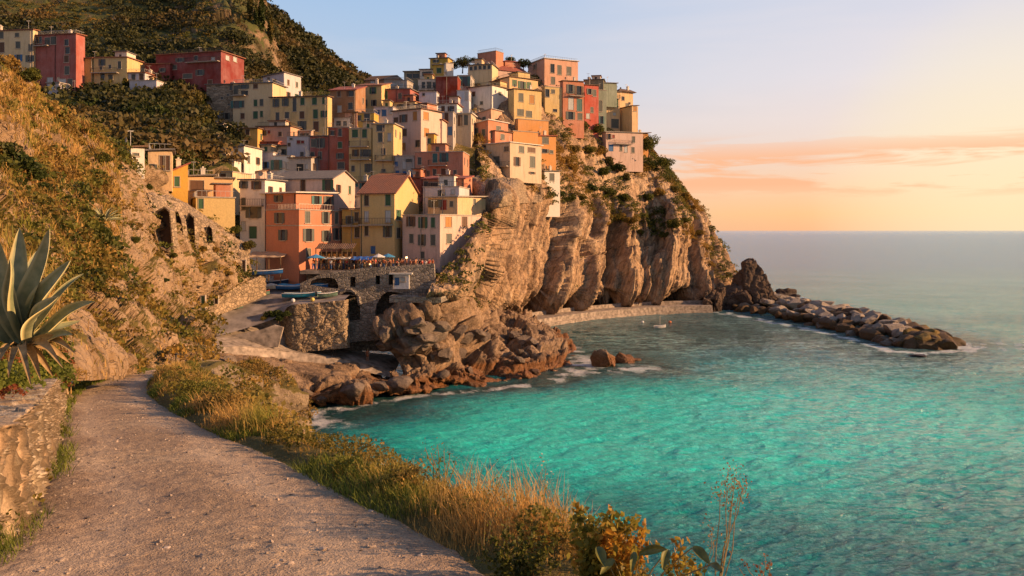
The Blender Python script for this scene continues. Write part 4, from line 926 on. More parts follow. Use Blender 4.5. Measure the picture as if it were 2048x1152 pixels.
arch1 = [(618,570),(622,562),(634,557),(655,555),(670,558),(676,568),(677,577),(655,576),(636,573)]
arch2 = [(668,645),(668,610),(672,596),(680,586),(691,580),(702,580),(711,585),(717,595),(720,610),(720,640)]
holes = [arch1, arch2, [(700,554),(711,554),(711,574),(700,574)], [(751,551),(760,551),(760,569),(751,569)], [(777,549),(787,549),(787,570),(777,570)],
         [(748,655),(752,612),(762,592),(775,583),(792,584),(812,590),(819,600),(818,622),(810,655)]]
seawall = empty('harbour_wall', P(730, 690, 115.6)); tag(seawall, 'grey stone harbour wall with two dark arches under the restaurant terrace', 'wall')
o = prism_px('masonry', [(604,692),(600,566),(640,549),(720,537),(800,532),(868,528),(872,600),(876,670)], 115.6, 1.2, M_masonry_g, holes); 
def adopt(o, root):
    o.parent = root; o.matrix_parent_inverse = Matrix.Translation(-root.location)
adopt(o, seawall)
# arch rings
for arc in (arch2[1:-1],):
    mb = MB(); pts = [P(x, y, 115.5) for x, y in arc]; mb.tube(pts, .32, 6); ring_ = mb.build('arch_ring', M_masonry_g); adopt(ring_, seawall)
mb = MB()
zt = H-(541-461)/1600*116
tp = [P(600,566,115.7), P(868,528,115.7)]
x0, x1 = P(600,0,116)[0], P(866,0,116)[0]
mb.box(x0, x1, 116.0, 131, zt-.5, zt-.02); plaza = mb.build('harbour_terrace', M_conc); tag(plaza, kind='structure')
mb = MB(); mb.box(x0, x1, 119.6, 120, 4, zt-.55); vaultback = mb.build('vault_back', M_masonry_g); adopt(vaultback, seawall)
# railing of the terrace
def railing(label, pts, hgt=1.0, step=.35, name='terrace_railing', mat=None):
    mb = MB(); mat = mat or M_iron
    r = empty(name, pts[0]); tag(r, label, 'railing'); O = Vector(pts[0])
    pts = [Vector(p)-O for p in pts]
    for k in (1.0, .55): mb.tube([p+Vector((0, 0, hgt*k)) for p in pts], .035, 4)
    mb.build('handrail', mat, r); mb = MB()
    for a, b_ in zip(pts[:-1], pts[1:]):
        n = max(1, int((b_-a).length/step))
        for i in range(n+1):
            p = a+(b_-a)*i/n; mb.box(p.x-.025, p.x+.025, p.y-.025, p.y+.025, p.z, p.z+hgt)
    mb.build('balusters', mat, r); return r
railing('thin iron railing along the crowded restaurant terrace', [(x0+2.5, 116.2, zt), (x0+8, 116.1, zt), (P(868,0,116)[0], 116.1, zt)])
# bastion of lit masonry
def bast(p, n): return .35*facets(p*.5, 120, .8, .2)+.12*facets(p*1.6, 121)
rws = []
for dy, dY in ((0, 0), (30, -.15), (60, -.3), (96, -.5)):
    rws.append([P(560, 618+dy*.35, 112.5+dY), P(582, 610+dy, 110.5+dY), P(620, 606.5+dy, 110.6+dY), P(655, 603.5+dy, 110.8+dY), P(689+dy*.05, 600+dy, 111+dY), P(694+dy*.05, 599+dy, 113), P(698, 598+dy, 118)])
b_o, _ = sheet('bastion_wall', rws, 130, 90, bast, M_masonry, kind=None)
if 'kind' in b_o: del b_o['kind']
tag(b_o, 'sunlit orange rubble stone bastion below the moored boats', 'wall')
def smoothd(a, s=.3): return lambda p, n: a*fbm(p*s, 3, 130)
sheet('harbour_ramp', [
 [P(392,672,102.5),P(432,672,104.5),P(500,654,107.5),P(560,632,109),P(582,611,110.4),P(650,605.5,110.9),P(689,600.5,111.1)],
 [P(400,650,105),P(440,640,108),P(500,620,111),P(545,600,114),P(600,594,114),P(650,592,114.2),P(700,590,114.6)],
 [P(440,620,110),P(480,603,113),P(510,590,116),P(545,578,118),P(600,582,117),P(650,584,116.4),P(720,590,116)],
 [P(470,600,114),P(490,585,118),P(505,558,123),P(540,552,125),P(580,552,124.5),P(640,552,124),P(680,560,122)]], 60, 60, smoothd(.05), M_ramp)
sheet('quay', [
 [P(425,716,99.5),P(480,712,102.2),P(545,718,106.2),P(600,724,108.6),P(700,738,111.2),P(792,757,113.6)],
 [P(428,698,100),P(480,694,102.6),P(545,700,106.6),P(600,707,109),P(700,722,111.6),P(792,745.5,114)],
 [P(428,696,100.3),P(480,692,102.9),P(545,698,106.9),P(600,705,109.3),P(700,720,111.9),P(790,744,114.3)],
 [P(410,680,102),P(465,680,105),P(540,684,109.5),P(600,694,112),P(700,708,116.5),P(800,722,120)],
 [P(395,668,104),P(440,662,108),P(505,645,111.5),P(560,640,112.5),P(690,695,121),P(800,712,125)]], 120, 60, smoothd(.08, .5), M_conc)
lw = prism_px('low_wall', [(436,694),(462,672),(520,660),(548,650),(566,655),(556,694),(520,696)], 106.3, .5, M_conc, skew=.008); tag(lw, 'low sunlit sloping concrete wall beside the quay path', 'wall')
# retaining walls left of the ramp
def retain(name, label, rws, mat, seed, amp=.25, nu=120, nv=50):
    o, g_ = sheet(name, rws, nu, nv, lambda p, n: amp*facets(p*.6, seed, .7, .2)+.08*facets(p*1.8, seed+1), mat, kind='x'); del o['kind']; tag(o, label, 'wall'); return o
retain('retaining_wall', 'long sunlit retaining wall with a small window above the boat ramp', [
 [P(376,652,99),P(400,648,101),P(455,624,106.5),P(500,606,111),P(532,590,114)],
 [P(374,620,99.2),P(400,617,101.2),P(455,600,106.8),P(500,580,111.3),P(532,566,114.3)],
 [P(372,590,99.4),P(400,588,101.4),P(455,577,107),P(500,560,111.6),P(532,543,114.6)],
 [P(365,586,103),P(400,584,105),P(455,573,111),P(500,556,116),P(532,540,119)]], M_masonry, 140)
retain('ruined_wall', 'ruined masonry wall with dark arched niches under the yellow houses', [
 [P(300,500,78),P(350,520,88),P(400,520,95),P(450,525,100),P(500,530,104)],
 [P(300,440,80),P(350,462,90),P(400,470,97),P(450,490,102),P(500,505,105)],
 [P(296,392,83),P(350,402,93),P(400,428,99.5),P(450,466,103.5),P(499,492,106)],
 [P(296,388,88),P(350,398,98),P(400,424,105),P(450,462,108),P(499,488,110)]], M_masonry, 144, .35)
for i, (pp, lab) in enumerate([([(318,492),(310,465),(306,440),(314,424),(328,416),(338,424),(340,450),(344,490),(334,500)], 'widest dark eroded niche in the ruined wall'),
        ([(350,470),(347,440),(349,425),(356,424),(362,442),(366,470)], 'narrow slanting niche in the middle of the ruined wall'),
        ([(373,500),(370,470),(370,440),(378,428),(387,436),(389,470),(388,500)], 'tall two-level niche left of the arched niche in the ruined wall'),
        ([(413,482),(411,466),(413,456),(418,452),(423,458),(425,482)], 'round-topped arched niche at the right of the ruined wall')]):
    r = hit(sum(p[0] for p in pp)/len(pp), sum(p[1] for p in pp)/len(pp), 'ruined_wall', 'near_hillside'); Yn = r[0].y-.7
    fr = empty('wall_niche', P(pp[0][0], pp[0][1], Yn)); tag(fr, lab, 'niche')
    cx_ = sum(p[0] for p in pp)/len(pp); cy_ = sum(p[1] for p in pp)/len(pp)
    outer = [(cx_+(x-cx_)*1.16, cy_+(y-cy_)*1.08) for x, y in pp]
    adopt(prism_px('stone_surround', outer, Yn, 1.2, M_masonry, [pp]), fr); adopt(prism_px('niche_shade_panel', pp, Yn+.9, .3, M_darkwood), fr)  # dark panel at the back stands in for the shade inside the niche
bm_ = []
for xs, ys in (((948,985,1020,1050,1084),(428,418,410,406,404)), ((942,985,1020,1050,1084),(388,385,382,378,376)), ((938,985,1020,1050,1083),(353,355,356,353,351)), ((938,985,1020,1050,1083),(352,354,355,352,350))):
    bm_.append([])
    for x, y in zip(xs, ys):
        g_ = hit(x, y, 'headland_cliff'); Y_ = (g_[0].y if g_ else 165)-1.9; bm_[-1].append(P(x, y, Y_))
Yt = [p_[1] for p_ in bm_[2]]; bm_[3] = [(p_[0], p_[1]+2.5, p_[2]) for p_ in bm_[2]]
for k_ in range(5):
    for q_ in (0, 1):
        if bm_[q_][k_][1] > Yt[k_]: x, y = ((948,985,1020,1050,1084),(942,985,1020,1050,1084))[q_][k_], ((428,418,410,406,404),(388,385,382,378,376))[q_][k_]; bm_[q_][k_] = P(x, y, Yt[k_]-.2)
retain('bastion_masonry', 'tall rough masonry base under the large beige corner house', bm_, M_masonry, 148, .3, 120, 60)
retain('terrace_wall', 'grey stone terrace wall among the dark trees of the shaded valley', [
 [P(256,232,168),P(300,231,168),P(330,228,169),P(354,228,170)],[P(257,220,168.2),P(300,219,168.2),P(330,219,169.2),P(354,221,170.2)],[P(258,207,168.4),P(300,208,168.4),P(330,210,169.4),P(354,214,170.4)],[P(258,206,171),P(300,207,171),P(330,209,172),P(354,213,173)]], M_masonry_g, 170, .2, 60, 24)
def panel(name, label, x0, x1, y0, y1, mat, cat, off=.12, arch=False):
    r = hit((x0+x1)/2, (y0+y1)/2); Yn = min([q[0].y for q in (hit(x0, y0), hit(x1, y1), hit(x0, y1), hit(x1, y0), r) if q])-off
    pp = [(x0, y1), (x0, y0), (x1, y0), (x1, y1)]
    if arch: w_ = x1-x0; pp = [(x0, y1), (x0, y0+w_*.4), (x0+w_*.2, y0+w_*.1), (x0+w_*.5, y0), (x0+w_*.8, y0+w_*.1), (x1, y0+w_*.4), (x1, y1)]
    rt = empty(name, P(x0, y1, Yn)); tag(rt, label, cat)
    o_ = [(x0-1.5, y1), (x0-1.5, y0-1.5), (x1+1.5, y0-1.5), (x1+1.5, y1)]
    adopt(prism_px('frame', o_, Yn, .3, M_stone_trim, [[(x, min(y, y1-.2)) for x, y in pp]]), rt); adopt(prism_px('panel', pp, Yn+.1, .12, mat), rt); return rt
panel('store_door', 'green door at the foot of the long retaining wall', 402, 409, 592, 622, M_shut['g'], 'door')
panel('wall_window', 'small barred window in the long retaining wall', 429, 435, 592, 608, M_shut['n'], 'window')
panel('store_door', 'brown door near the canopy at the end of the retaining wall', 484, 490, 521, 544, M_shut['n'], 'door')
# white kiosk on the lower ledge
kio, _, _, _ = house('small white harbour kiosk with a blue door beside the dark cave', (.62, .62, .64), 786, 818, 820, 549, 574, 4, 'f', '794,563,6,14B 806,559,6,7w', Y=115.3, ext=.3, rc='w', name='harbour_kiosk', cat='kiosk', chim=0, dd=2.5, over=.5)
mb = MB(); lz = H-(590-461)/1600*115
a = P(778, 590, 112.6); b2 = P(886, 590, 115.5)
mb.add([(a[0], 112.9, lz), (b2[0], 112.4, lz-.1), (b2[0]+1.5, 126, lz), (a[0], 116.8, lz), (a[0], 112.9, lz-.9), (b2[0], 112.4, lz-.9), (b2[0]+1.5, 126, lz-.9), (a[0], 116.8, lz-.9)],
       [(0,1,2,3),(4,7,6,5),(0,4,5,1),(1,5,6,2),(2,6,7,3),(3,7,4,0)])
led = mb.build('lower_ledge', M_masonry_g); tag(led, kind='structure')
railing('short iron railing on the lower ledge right of the kiosk', [(a[0]+2.6, 113.0, lz), (b2[0], 112.6, lz-.1)], 1.0, .5, 'ledge_railing')
# walkway at the foot of the headland
front = [(1040,644),(1070,640),(1110,634),(1150,628),(1190,623.5),(1230,620),(1270,616.5),(1310,614),(1350,612.5),(1390,611.5),(1425,611)]
fr = [Vector(PW(x, y, 1.9)) for x, y in front]
mb = MB(); n = len(fr); dirs = []
for i in range(n):
    d = (fr[min(i+1, n-1)]-fr[max(i-1, 0)]); d.z = 0; d.normalize(); dirs.append(Vector((-d.y, d.x, 0)))
v = []
for p, q in zip(fr, dirs):
    v += [p+Vector((0, 0, -3.4))-q*.5, p+Vector((0, 0, -1.2))-q*.4, p+Vector((0, 0, -1.15))-q*.02, p, p+q*.35, p+q*.35+Vector((0, 0, -.02)), p+q*5, p+q*5+Vector((0, 0, .9)), p+q*5.5+Vector((0, 0, .9)), p+q*5.5+Vector((0, 0, -3))]
k = 10; fcs = [(i*k+j, (i+1)*k+j, (i+1)*k+j+1, i*k+j+1) for i in range(n-1) for j in range(k-1)]
mb.add(v, fcs); wk = mb.build('cliff_walkway', M_conc); tag(wk, kind='structure')
# ------------------------------------------------------------------ terrace furniture: porch, awnings, umbrellas
def canopy(name, label, x0, x1, ytop, yf, Y, depth, mat, cat, post_to, posts=4, sag=.3):
    A = Vector(P(x0, yf, Y)); B = Vector(P(x1, yf, Y)); zt_ = P(0, ytop, Y+depth)[2]; W_ = B.x-A.x; zg = post_to
    r = empty(name, (A.x, Y, zg)); tag(r, label, cat); h0 = A.z-zg; h1 = zt_-zg
    mb = MB(); n = 10; vv = []
    for j in range(3):
        for i in range(n+1):
            vv.append((W_*i/n, depth*j/2, h0+(h1-h0)*j/2-sag*math.sin(PI*j/2*.99)*.3+.05*math.sin(i*2.1)))
    m_ = len(vv); vv += [(x, y, z+.09) for x, y, z in vv]
    f_ = []
    for j in range(2):
        for i in range(n):
            q = (j*(n+1)+i, j*(n+1)+i+1, (j+1)*(n+1)+i+1, (j+1)*(n+1)+i); f_ += [tuple(x+m_ for x in q), q[::-1]]
    for i in range(n): f_.append((i, i+1, i+1+m_, i+m_)); a_ = 2*(n+1)+i; f_.append((a_+1, a_, a_+m_, a_+1+m_))
    for c0, c1 in ((0, n+1), (n+1, 2*(n+1))): f_.append((c1, c0, c0+m_, c1+m_)); f_.append((c0+n, c1+n, c1+n+m_, c0+n+m_))
    mb.add(vv, f_); mb.build('canopy', mat, r)
    for i in range(posts):
        x = .1+(W_-.2)*i/max(1, posts-1); mb = MB(); mb.box(x-.06, x+.06, .05, .17, 0, h0-.02); mb.build('post', M_wood, r)
    return r
M_tan = flat('tan_canvas', (.40, .30, .22), .9); M_wht = flat('white_canvas', (.66, .64, .62), .9); M_blu = flat('blue_canvas', (.03, .12, .42), .8); M_lblu = flat('light_blue_canvas', (.05, .26, .50), .8)
pr = canopy('restaurant_porch', 'brown roofed restaurant porch with wooden posts against the coral house', 630, 706, 488, 498, 117.6, 2.6, ROOF['b'], 'porch', zt, 8)
mb = MB(); W_ = P(706,0,117.6)[0]-P(630,0,117.6)[0]; mb.box(0, W_, 2.55, 2.65, 0, 2.6); mb.build('porch_shade_panel', M_darkwood, pr)  # dark panel colours in the shaded interior behind the porch
for i in range(6): mb = MB(); mb.box(.5+i*.85, .8+i*.85, 2.3, 2.38, .1, 2.3); mb.build('curtain', flat('ochre_curtain', (.42, .20, .06), .9), pr)
canopy('long_awning', 'long white awning over the terrace tables', 640, 698, 515, 518, 116.9, 1.6, M_wht, 'awning', zt, 5)
canopy('wide_awning', 'royal blue awning at the right of the white awning', 700, 742, 514, 520, 116.8, 1.8, M_blu, 'awning', zt, 4)
canopy('boat_shelter', 'tan roofed open boat shelter with a pale post', 488, 562, 504, 515, 117.3, 4.2, M_tan, 'shelter', P(0,556,121)[2]-.6, 4, .8)
def umbrella(label, px, Y, zg, mat, r_=1.3, h_=2.3):
    r = empty('parasol', (P(px, 0, Y)[0], Y, zg)); tag(r, label, 'parasol'); mb = MB(); mb.tube([(0,0,0),(0,0,h_+.1)], .03, 6); mb.build('pole', M_pole, r); mb = MB(); n = 8
    vv = [(0,0,h_+.05)]+[(r_*math.cos(2*PI*i/n), r_*math.sin(2*PI*i/n), h_-.42) for i in range(n)]+[(0,0,h_)]+[(r_*.98*math.cos(2*PI*i/n), r_*.98*math.sin(2*PI*i/n), h_-.50) for i in range(n)]
    mb.add(vv, [(0, 1+i, 1+(i+1) % n) for i in range(n)]+[(n+1, n+2+(i+1) % n, n+2+i) for i in range(n)]+[(1+i, n+2+i, n+2+(i+1) % n, 1+(i+1) % n) for i in range(n)]); mb.build('canopy', mat, r)
umbrella('light blue parasol at the left end of the terrace', 632, 116.9, zt, M_lblu)
umbrella('closed-in pale parasol behind the blue awning', 757, 119.5, zt, M_wht, 1.0)
umbrella('blue parasol in front of the yellow gabled house', 776, 120.5, zt, M_lblu, 1.1)
# lit lanterns on the terrace
def lantern(label, px, py, Y, s=1.0):
    p = P(px, py, Y); m, t, b = new_mat('lamp_glow'); t.put(b, 'Emission Color', (1, .45, .15, 1)); t.put(b, 'Emission Strength', 4.0)
    r = empty('terrace_lamp', (p[0], p[1], zt)); tag(r, label, 'lamp'); mb = MB(); mb.tube([(0,0,0),(0,0,p[2]-zt)], .03, 5); mb.build('lamp_post', M_iron, r)
    bm = bmesh.new(); bmesh.ops.create_icosphere(bm, subdivisions=2, radius=.16*s, matrix=Matrix.Translation((0, 0, p[2]-zt+.14))); me = bpy.data.meshes.new('globe'); bm.to_mesh(me); bm.free(); me.materials.append(m); link(bpy.data.objects.new('globe', me), r)
lantern('glowing orange lamp at the right part of the terrace', 813, 517, 117.5); lantern('small glowing lamp under the blue awning', 740, 530, 116.4, .8)
# ------------------------------------------------------------------ boats
def make_boat(L_, hullm, inm, cover=None, rimm=None, motor=False):
    r = empty('rowing_boat', (0, 0, 0)); n, k = 14, 9; B_ = L_*.34; v = []
    def sec(t_, inset=0.0):
        w = B_/2*(math.sin(PI*min(1, .16+t_*.98))**.55 if t_ < .999 else .02); w = B_/2*min(1, 1.25*(1-t_)**.55)*(.72+.28*min(1, t_*4)); z0 = .10+.28*t_**3; zr = .62+.35*t_**2.2+.1*(1-t_)**2
        pts = []
        for j in range(k):
            a_ = PI*j/(k-1); cx_ = math.cos(a_); pts.append((L_*(t_-.5), (w-inset)*math.copysign(abs(cx_)**.65, cx_), zr-(zr-z0-inset)*math.sin(a_)**.8))
        return pts
    for inset in (0, .06):
        for i in range(n): v += sec(i/(n-1), inset if i < n-1 else 0)
    f_ = []
    for i in range(n-1):
        for j in range(k-1):
            a_ = i*k+j; f_.append((a_, a_+1, a_+k+1, a_+k)); b_ = a_+n*k; f_.append((b_, b_+k, b_+k+1, b_+1))
    for i in range(n-1):
        for j in (0, k-1): a_, b_ = i*k+j, (i+1)*k+j; f_.append((a_, b_, b_+n*k, a_+n*k))
    f_.append(tuple(range(k))); f_.append(tuple(range(n*k, n*k+k))[::-1])
    for j in range(k-1): pass
    mesh_obj('hull', v, f_, hullm, r, smooth=True)
    mb = MB()
    for sgn in (0, k-1): mb.tube([Vector(v[i*k+sgn])+Vector((0, 0, .02)) for i in range(n)], .05, 6)
    mb.build('gunwale', rimm or M_wht, r)
    for x in (-.28, .02, .25):
        mb = MB(); w = B_*.42*(1-max(0, x)*1.1); mb.box(L_*x-.13, L_*x+.13, -w, w, .46, .50); mb.build('thwart', inm, r)
    if cover:
        vv = []; m_ = 7
        for i in range(n):
            t_ = i/(n-1)*.9+.03; s_ = sec(t_); w = s_[0][1]+.06; z = s_[0][2]
            for j in range(m_): u_ = j/(m_-1)*2-1; vv.append((L_*(t_-.5), w*u_, z+.04+.30*(1-u_*u_)*(.7+.3*math.sin(i*1.3))-(.16 if abs(u_) == 1 else 0)))
        mesh_obj('cover', vv, [(i*m_+j, (i+1)*m_+j, (i+1)*m_+j+1, i*m_+j+1) for i in range(n-1) for j in range(m_-1)], cover, r, smooth=True)
    if motor:
        mb = MB(); mb.box(-L_/2-.3, -L_/2-.03, -.14, .14, .55, .95); mb.box(-L_/2-.22, -L_/2-.12, -.05, .05, .05, .55); mb.build('outboard_motor', M_iron, r)
    return r
PNT = {k: flat('boat_paint_'+k, v, .45) for k, v in dict(white=(.62, .62, .62), blue=(.02, .12, .36), turq=(.02, .25, .38), green=(.10, .17, .13), red=(.40, .05, .03), navy=(.02, .05, .12), cream=(.60, .55, .44)).items()}
for lab, px, py, L_, hd, hc, cc, mot in [
    ('white boat under a pale cover nearest the retaining wall', 512, 566, 5.2, .15, 'white', M_wht, 0), ('dark blue boat with bare thwarts under the boat shelter', 545, 572, 4.6, .1, 'navy', None, 1),
    ('blue and white boat directly under the tan canopy', 528, 552, 5.4, 0, 'blue', None, 0), ('cream boat standing alone in the middle of the ramp', 524, 582, 4.8, -.2, 'cream', M_wht, 0),
    ('dark green boat with red bow beside the cream boat', 506, 595, 4.6, .3, 'green', None, 1), ('large blue boat with white tarpaulin above the bastion', 606, 581, 7.6, -.12, 'blue', M_lblu, 0),
    ('turquoise blue boat at the edge of the bastion', 604, 597, 5.4, 0, 'turq', None, 0), ('small grey inflatable beside the turquoise boat', 655, 597, 2.8, .2, 'green', None, 1),
    ('white boat with red trim on the lower ramp', 476, 609, 4.8, .5, 'white', None, 0), ('grey green boat at the lower end of the row on the ramp', 450, 623, 4.8, .55, 'green', None, 0),
    ('navy boat half hidden behind the green boat', 500, 598, 3.8, .5, 'navy', PNT['navy'], 0)]:
    b_ = make_boat(L_, PNT[hc], M_wood, cc, PNT['red'] if 'red' in lab else None, mot); g_ = hit(px, py, 'harbour_ramp')
    p = g_[0] if g_ else Vector(P(px, py, 114)); b_.location = (p.x, p.y, p.z+.02); b_.rotation_euler = (0, 0, hd); tag(b_, lab, 'boat', 'boats drawn up on the harbour ramp')
b_ = make_boat(2.7, PNT['white'], M_wood); p = PW(1320, 657, 0); b_.location = (p[0], p[1], -.12); b_.rotation_euler = (0, 0, .1); tag(b_, 'small white boat afloat alone in the cove', 'boat')
mb = MB(); mb.tube([(0, 0, .5), (0, 0, 3.0)], .04, 6); mb.build('mast', M_pole, b_)
def ico(name, r, mat, parent=None, sub=2, loc=(0, 0, 0), sc_=(1, 1, 1)):
    bm = bmesh.new(); bmesh.ops.create_icosphere(bm, subdivisions=sub, radius=r); bmesh.ops.scale(bm, vec=sc_, verts=bm.verts); bmesh.ops.translate(bm, vec=loc, verts=bm.verts)
    me = bpy.data.meshes.new(name); bm.to_mesh(me); bm.free(); me.materials.append(mat); me.polygons.foreach_set('use_smooth', [True]*len(me.polygons)); return link(bpy.data.objects.new(name, me), parent)
for px, py, lab in ((1285,645,'white mooring buoy left of the floating boat'), (1340,645,'orange mooring buoy right of the floating boat')):
    p = PW(px, py, 0); r = empty('mooring_buoy', (p[0], p[1], -.05)); tag(r, lab, 'buoy'); ico('float', .38, PNT['white'] if 'white' in lab else flat('orange_float', (.6, .16, .03), .5), r, loc=(0, 0, .1)); mb = MB(); mb.tube([(0, 0, .4), (0, 0, .75)], .05, 6); mb.build('ring', M_iron, r)
for px, py, c_, lab in ((625,603,'cream','yellow float lying on the bastion beside the turquoise boat'), (586,605,'white','white float at the left corner of the bastion')):
    g_ = hit(px, py, 'harbour_ramp'); p = g_[0] if g_ else Vector(P(px, py, 111.5)); o = ico('fishing_float', .3, flat('yellow_float', (.6, .48, .12), .5) if c_ == 'cream' else PNT['white'], loc=(0, 0, .28)); o.location = p; tag(o, lab, 'float')
# ------------------------------------------------------------------ people
def limb_mesh(name, verts, edges, radii, mat, parent=None, sub=1, root=0):
    me = bpy.data.meshes.new(name); me.from_pydata(verts, edges, []); o = bpy.data.objects.new(name, me); col.objects.link(o)
    sk = o.modifiers.new('s', 'SKIN'); sk.use_smooth_shade = True
    for i, r in enumerate(radii): d = me.skin_vertices[0].data[i]; d.radius = r if hasattr(r, '__len__') else (r, r); d.use_root = (i == root)
    ss = o.modifiers.new('u', 'SUBSURF'); ss.levels = sub; ss.render_levels = sub
    dg = bpy.context.evaluated_depsgraph_get(); m2 = bpy.data.meshes.new_from_object(o.evaluated_get(dg)); bpy.data.objects.remove(o); m2.materials.clear(); m2.materials.append(mat); m2.name = name
    m2.polygons.foreach_set('use_smooth', [True]*len(m2.polygons)); return link(bpy.data.objects.new(name, m2), parent)
M_skin = flat('skin', (.45, .24, .15), .6); M_hair = flat('dark_hair', (.03, .02, .015), .7)
def person(stride=.12, arm=.2, top=None, leg=None, hat=None, dress=False):
    r = empty('person', (0, 0, 0)); s, a_ = stride, arm
    V = [(0,0,.93),(0,0,1.12),(0,0,1.36),(0,0,1.50),(0,.01,1.60),(0,-.02,1.70), (.10,0,.90),(.11,-s,.50),(.11,-s*.6+s*.3,.09),(.11,-s*.6-.10+s*.3,.05), (-.10,0,.90),(-.11,s,.50),(-.11,s*1.6,.10),(-.11,s*1.6-.12,.05),
         (.19,0,1.40),(.25,a_*.3,1.14),(.24,-.10-a_*.3,.90),(.24,-.13-a_*.3,.82), (-.19,0,1.40),(-.25,-a_*.3,1.14),(-.24,-.08+a_*.3,.90),(-.24,-.10+a_*.3,.82)]
    E = [(0,1),(1,2),(2,3),(3,4),(4,5),(0,6),(6,7),(7,8),(8,9),(0,10),(10,11),(11,12),(12,13),(2,14),(14,15),(15,16),(16,17),(2,18),(18,19),(19,20),(20,21)]
    Rr = [(.15,.11),(.13,.10),(.15,.10),.055,.085,.085, .09,.065,.045,.035, .09,.065,.045,.035, .055,.042,.032,.035, .055,.042,.032,.035]
    limb_mesh('body', V, E, Rr, M_skin, r)
    # fingers, nose, hair
    mb = MB()
    for sx, hx in ((1, 17), (-1, 21)):
        h0 = Vector(V[hx])
        for q in range(4): mb.tube([h0+Vector((0, -.03+q*.02, -.02)), h0+Vector((0, -.032+q*.022, -.06)), h0+Vector((-sx*.015, -.03+q*.022, -.095+abs(q-1.5)*.008))], .0085, 5, r2=.006)
        mb.tube([h0+Vector((0, -.035, 0)), h0+Vector((-sx*.02, -.06, -.03))], .009, 5, r2=.007)
    mb.tube([(0, -.10, 1.665), (0, -.125, 1.645)], .012, 5); mb.build('hand_fingers', M_skin, r)
    ico('hair', .105, hat or M_hair, r, 2, (0, .025, 1.70), (1, 1.05, .95))
    tb = top or PNT['white']; lb = leg or PNT['navy']
    limb_mesh('shirt', [V[0], V[1], V[2], (0,0,1.44), V[14], (.225,a_*.15,1.25), V[18], (-.225,-a_*.15,1.25)], [(0,1),(1,2),(2,3),(2,4),(4,5),(2,6),(6,7)], [(.17,.125),(.15,.12),(.17,.12),.075,.075,.06,.075,.06], tb, r)
    if dress: limb_mesh('skirt', [(0,0,1.02),(0,0,.85),(0,0,.55)], [(0,1),(1,2)], [.15,.19,.24], lb, r)
    else: limb_mesh('trousers', [(0,0,.98),(.10,0,.88),V[7],(.11,-s*.4,.16),(-.10,0,.88),V[11],(-.11,s*1.5,.16)], [(0,1),(1,2),(2,3),(0,4),(4,5),(5,6)], [(.16,.12),.11,.085,.07,.11,.085,.07], lb, r)
    return r
CL = {k: flat('cloth_'+k, v, .9) for k, v in dict(orange=(.62, .16, .04), red=(.42, .04, .03), white=(.62, .6, .58), black=(.02, .02, .022), blue=(.05, .13, .35), grey=(.2, .2, .21), khaki=(.3, .24, .14), yellow=(.6, .4, .08), rust=(.35, .12, .05)).items()}
p = person(.16, .3, CL['orange'], CL['black']); g_ = hit(668, 712, 'quay'); p.location = g_[0]; p.rotation_euler = (0, 0, 1.2); tag(p, 'person in an orange top and dark trousers walking on the quay', 'person')
p = person(.03, .1, CL['rust'], CL['rust'], hat=CL['khaki'], dress=True); g_ = hit(735, 722, 'quay'); p.location = g_[0]; tag(p, 'person in a rust dress and pale hat standing at the quay end', 'person')
p = person(.06, .2, CL['orange'], CL['khaki']); p.location = (P(870, 0, 112.9)[0], 113.6, lz-.05); tag(p, 'person in a bright top on the lower ledge below the pink house', 'person')
protos = [person(.1, .2, CL['red'], CL['black']), person(.04, .1, CL['white'], CL['blue']), person(.14, .3, CL['rust'], CL['khaki']), person(.02, .05, CL['black'], CL['grey'], dress=True), person(.08, .2, CL['orange'], CL['blue'])]
KN = ['in a red shirt and black trousers', 'in a white shirt and blue trousers', 'in a rust brown shirt and khaki trousers', 'in a black top and grey skirt', 'in an orange shirt and blue trousers']
pr_ = random.Random(5); used = set()
for i in range(46):
    k = pr_.randrange(5); px = 628+i*5.3+pr_.uniform(-2, 2); Yp = pr_.uniform(116.5, 118.3 if px < 705 else 119.5)
    q = protos[k] if k not in used else dup(protos[k]); used.add(k)
    q.location = (P(px, 0, Yp)[0], Yp, zt-.02); q.rotation_euler = (0, 0, pr_.uniform(0, 6.28)); s_ = pr_.uniform(.9, 1.05); q.scale = (s_, s_, s_)
    tag(q, 'person '+KN[k]+' in the crowd on the restaurant terrace', 'person', 'people '+KN[k]+' on the terrace')
for k in range(5):
    if k not in used: bpy.data.objects.remove(protos[k])
# ------------------------------------------------------------------ loose rocks
def rock_mesh(seed, sub=4, squash=.75):
    bm = bmesh.new(); bmesh.ops.create_icosphere(bm, subdivisions=sub, radius=1); rr = np.random.default_rng(seed)
    v = np.array([x.co[:] for x in bm.verts]); 
    for _ in range(11):                                   # shear off planes: blocky broken faces
        n = rr.normal(size=3); n /= np.linalg.norm(n); h_ = rr.uniform(.45, .8); d = v@n; v = v-np.outer(np.maximum(0, d-h_), n)*.92
    v += v*(.06*facets(v*2.2, seed, 1, .3)+.03*fbm(v*5, 2, seed))[:, None]
    v *= np.array([1, rr.uniform(.7, 1), squash*rr.uniform(.8, 1.1)])
    for x, c_ in zip(bm.verts, v): x.co = c_
    me = bpy.data.meshes.new('boulder'); bm.to_mesh(me); bm.free(); me.polygons.foreach_set('use_smooth', [False]*len(me.polygons)); return me
M_bw = [rock_mat('breakwater_pale', [(.20, .165, .13), (.34, .285, .23), (.46, .39, .32)], wet=((.10, .06, .02), .35), scale=.3), rock_mat('breakwater_brown', [(.06, .04, .03), (.13, .09, .06), (.2, .14, .09)], wet=((.09, .05, .015), .4), scale=.3),
        rock_mat('breakwater_ochre', [(.10, .07, .02), (.22, .15, .05), (.30, .22, .10)], wet=((.09, .05, .015), .4), scale=.3)]
RM = []
